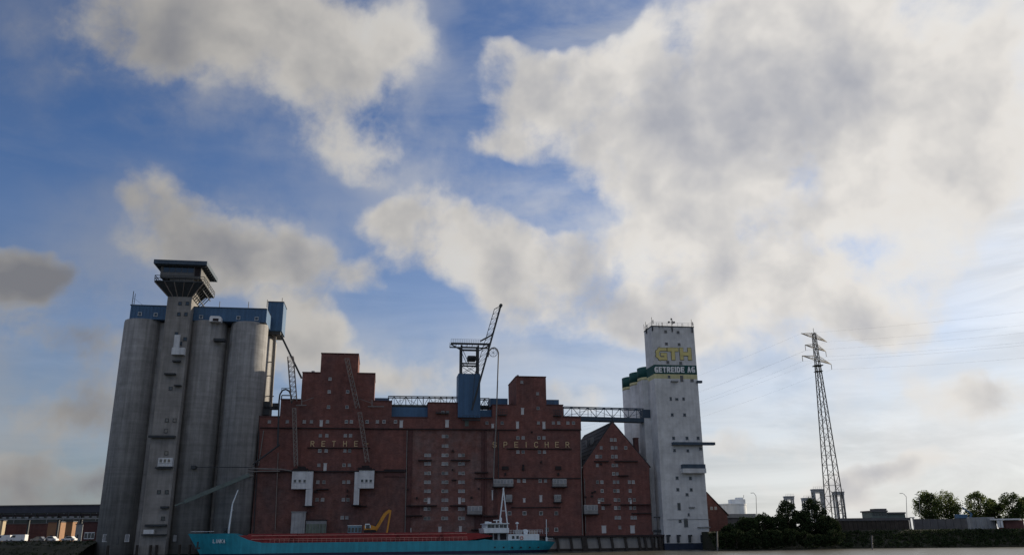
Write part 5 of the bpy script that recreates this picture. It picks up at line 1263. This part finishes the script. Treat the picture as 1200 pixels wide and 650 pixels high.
# flood wall, containers, kiosk, blue loader in front of the poplars
T = Thing('flood_wall', 'long pale grey flood wall below the broadleaf trees', 'wall', WG(1110, 285, bankz), site=False)
for i in range(8): wbox(T, 'wall_panel', 1072 + i * 9, 607.5, 1080.6 + i * 9, 612, 285, .6, TILE2, bankz - 1)
T = Thing('pale_container', 'pale grey weathered container in front of the broadleaf trees', 'container', WG(1153, 272, bankz), site=False)
wbox(T, 'shell', 1139, 605.5, 1166, 615, 272, 3, mat('container_grey', (.30, .31, .32), .8, .2, .4, streak=.3), bankz - 1)
for i in range(13): p = W(1140.5 + i * 2, 610, 272); T.part('corrugation', MB().box(p.x - .12, p.x + .12, 271.9, 272, bankz - .9, W(1150, 606.2, 272).z), mat('container_grey', (.3, .31, .32)))
T = Thing('roofed_kiosk', 'low open kiosk with pale roof edge and white posts', 'kiosk', WG(1180, 268, bankz), site=False)
wbox(T, 'roof', 1168, 607, 1196, 608.7, 268, 5, WPAINT); wbox(T, 'wall', 1178, 609, 1200, 618, 269, 4, BRICKD, bankz - 1)
for x in (1169.5, 1173): wbox(T, 'post', x, 608.7, x + 2.4, 617.5, 268.2, .5, WPAINT)
T = Thing('blue_loader_crane', 'blue loading machine with raised arm before the tree row', 'crane', WG(1130, 290, bankz), site=False)
wbox(T, 'body', 1124, 602, 1134, 606.5, 290, 3, BLUE); wbox(T, 'undercarriage', 1123, 606.5, 1139, 609, 290, 3, DSTEEL, bankz)
T.part('arm', MB().bar(W(1138.5, 601.5, 290), W(1127.5, 594, 290), .4).bar(W(1138.5, 601.5, 290), W(1137, 606.5, 290), .5), BLUE)
T = Thing('gate_posts', 'pale steel gate frame at the end of the brown hall', 'gate', WG(1070, 276, bankz), site=False)
for x in (1066.5, 1070.5): wbox(T, 'post', x, 606.5, x + 1.2, 619, 276, .4, GSTEEL, bankz - 1)
wbox(T, 'lintel', 1066.5, 605.4, 1071.7, 606.5, 276, .4, GSTEEL)
for px, y0 in ((1022.5, 627), (841, 622)):
    single('mooring_pole', MB().tube(WG(px, 243, -1), W(px - .8, y0, 243), .2, 6), PIPEM, 'pale mooring pole standing in the water by the %s' % ('dark bank below the brown hall' if px > 900 else 'small brick gable house'), 'pole', base=tuple(WG(px, 243, 0)), site=False)

# ================================================================== LEFT BACKGROUND
D = 300
T = Thing('conveyor_gallery', 'long dark raised conveyor gallery behind the concrete bins and parked vans', 'gallery', WG(60, D, QZ), site=False)
wbox(T, 'enclosure', -60, 592.6, 135, 600.5, D, 4, mat('gallery_cladding', (.045, .05, .07), .7, .2, .4)); wbox(T, 'roof', -60, 591.2, 135, 592.5, D - .3, 4.6, TILE2)
wbox(T, 'lower_girder', -60, 602, 135, 604.6, D + .2, 3.6, DARK); wbox(T, 'walkway', -60, 607, 135, 608.2, D - .5, 1.2, GSTEEL)
for i in range(14): p = W(-50 + i * 13, 605, D); T.part('hanger', MB().box(p.x - .12, p.x + .12, D, D + .3, W(60, 608, D).z, W(60, 600, D).z), DSTEEL)
for px in (-40, -5, 30, 65, 92): p = W(px, 620, D); T.part('column', MB().box(p.x - .3, p.x + .3, D + 1, D + 1.6, QZ - .2, W(60, 604, D).z), DSTEEL)
D = 372
T = Thing('backdrop_hall', 'long dark grey-green backdrop hall added to close gaps behind the raised gallery', 'warehouse', WG(40, D, QZ), site=False)  # added dark backdrop that closes the bright gaps below the gallery
_, (a, c, z0, z1) = wbox(T, 'wall', -90, 599.5, 140, 634, D, 20, mat('backdrop_cladding', (.05, .06, .055), .8, .3, .15), QZ - .2)
wbox(T, 'roof_edge', -90, 597.8, 140, 599.4, D - .4, 21, TILE2)
for i in range(26):
    x = a + (c - a) * (i + .2) / 26; T.part('window', MB().box(x, x + (c - a) * .6 / 26, D - .08, D, z1 - 2.6, z1 - 1.5), PANE)
for i in range(12): x = a + (c - a) * (i + .5) / 12; T.part('downpipe', MB().box(x - .12, x + .12, D - .2, D, z0, z1), GSTEEL)
D = 262
T = Thing('brick_gatehouse', 'small dark brick house with white window beside the concrete bins', 'house', WG(106, D, QZ), site=False)
_, (a, c, z0, z1) = wbox(T, 'wall', 96, 611, 125, 642, D, 10, BRICKD, QZ - 3.5); T.part('roof', MB().box(a - .3, c + .3, D - .3, D + 10.3, z1 + .003, z1 + .3), TILE2)
wf, (a, c, z0, z1) = wbox(T, 'window', 98.6, 623, 110.6, 631, D - .1, .1, WPAINT)
for i in range(3): x0 = a + (c - a) * (i + .1) / 3; T.part('pane', MB().box(x0, x0 + (c - a) * .27, D - .14, D - .102, z0 + .25, z1 - .25), GLASS, wf)
def yardbox(name, label, cat, x0, y0, x1, y1, D, dep, m_, roofm=None):
    T = Thing(name, label, cat, WG((x0 + x1) / 2, D, QZ - .15), site=False); _, (a, c, z0, z1) = wbox(T, 'wall', x0, y0, x1, y1, D, dep, m_, QZ - .2)
    T.part('roof', MB().box(a - .2, c + .2, D - .2, D + dep + .2, z1 + .003, z1 + .3), roofm or TILE2); T.part('door', MB().box(a + (c - a) * .3, a + (c - a) * .5, D - .06, D, z0, z0 + 2.2), DSTEEL)
yardbox('brown_warehouse', 'long dark brown shed under the raised gallery', 'shed', 6, 613.5, 55, 634, 330, 12, BRICKD)
yardbox('beige_building', 'beige rendered building between brown shed and sand-coloured annex', 'building', 55, 611.5, 70, 634, 322, 4, BEIGE)
yardbox('sand_coloured_annex', 'narrow sand-coloured annex between beige building and grey storage box', 'building', 76, 611, 84, 634, 316, 3, BEIGE)
yardbox('grey_storage_box', 'grey storage box between annex and brick gatehouse', 'shed', 88, 614, 96, 634, 300, 3, GSTEEL)
yardbox('cream_kiosk', 'cream kiosk under the raised gallery behind the white vans', 'kiosk', -8, 610, 3, 620, 320, 2, mat('cream_render', (.40, .33, .23), .8, .1, .5))
def car(label, px, py, D, L, H_, m_, van=False, rotz=0):
    p = WG(px, D, QZ - .15); T = Thing('delivery_van' if van else 'parked_car', label, 'van' if van else 'car', p, 'vehicles parked in the yard', site=False); x, y, z = p; w = 1.8; h = H_
    prof_ = ([(-L/2, .35), (L/2, .35), (L/2, h*.95), (L/2 - .15, h), (-L/2 + 1.1, h), (-L/2 + .25, h*.58), (-L/2, h*.5)] if van else
            [(-L/2, .3), (L/2, .3), (L/2, .8), (L/2 - .5, .92), (L/2 - 1.1, h), (-L/2 + 1.7, h), (-L/2 + 1.0, .92), (-L/2 + .05, .75)])
    T.part('body', MB().prism([(x + a, z + b) for a, b in prof_], y, y + w), m_)
    T.part('side_window', MB().prism([(x + a, z + b) for a, b in (([(-L/2 + .5, h*.6), (-L/2 + 1.9, h*.6), (-L/2 + 1.9, h*.9), (-L/2 + 1.15, h*.9)]) if van else [(-L/2 + 1.15, .92), (L/2 - .75, .92), (L/2 - 1.2, h - .1), (-L/2 + 1.75, h - .1)])], y - .02, y + w + .02), GLASS)
    for a in (-L/2 + .8, L/2 - .8):
        for yy in (y - .03, y + w - .2): wl_ = T.part('wheel', MB().tube((x + a, yy, z + .33), (x + a, yy + .23, z + .33), .33, 14), RUBBER); T.part('rim', MB().tube((x + a, yy - .01, z + .33), (x + a, yy + .24, z + .33), .18, 10), GSTEEL, wl_)
car('white van parked beside another white van in the yard', 19, 634, 262, 4.8, 2.1, WPAINT, True)
car('white van parked below the cream kiosk', 2, 634, 264, 4.6, 2.0, WPAINT, True)
car('dark silver car parked between the vans and the beige building', 43, 634, 266, 4.3, 1.45, mat('silver_car', (.16, .17, .19), .3, .05, .5))
car('white car parked below the beige building', 57, 634, 268, 4.2, 1.5, WPAINT)
car('white car parked below the sand-coloured annex', 79, 634, 268, 4.2, 1.5, WPAINT)
# dark shore at the left
lb = [site2w(-420, -9, 0), site2w(S(112, 640, 0)[0] - .5, -7.5, 0)]
vs, fs = [], []
prof2 = ((-10, -1.5), (-4, .6), (2, 3.0), (8, QZ - .05), (13, QZ - .05))
for f in [i / 10 for i in range(11)]:
    p = lb[0].lerp(lb[1], f)
    for o_, z in prof2: vs.append((p.x, p.y + o_, z))
k = len(prof2)
for i in range(10):
    for j in range(k - 1): a = i * k + j; fs.append((a, a + k, a + k + 1, a + 1))
single('shore', MB().add(vs, fs), EARTH, kind='structure', site=False)
rnd = random.Random(11); m = MB()
for _ in range(1400):
    f = 1 - rnd.random() * .45; p = lb[0].lerp(lb[1], f); o_ = rnd.uniform(-6, 7); z = max(.2, (o_ + 5) * .36); leaf_quads(m, (p.x, p.y + o_, z), rnd.uniform(.4, .9), 16, .24, rnd, .8)
o = single('shore_scrub', m, LEAFS[0], 'dark low scrub on the shore beside the concrete bins', kind='stuff', site=False); o['category'] = 'scrub'
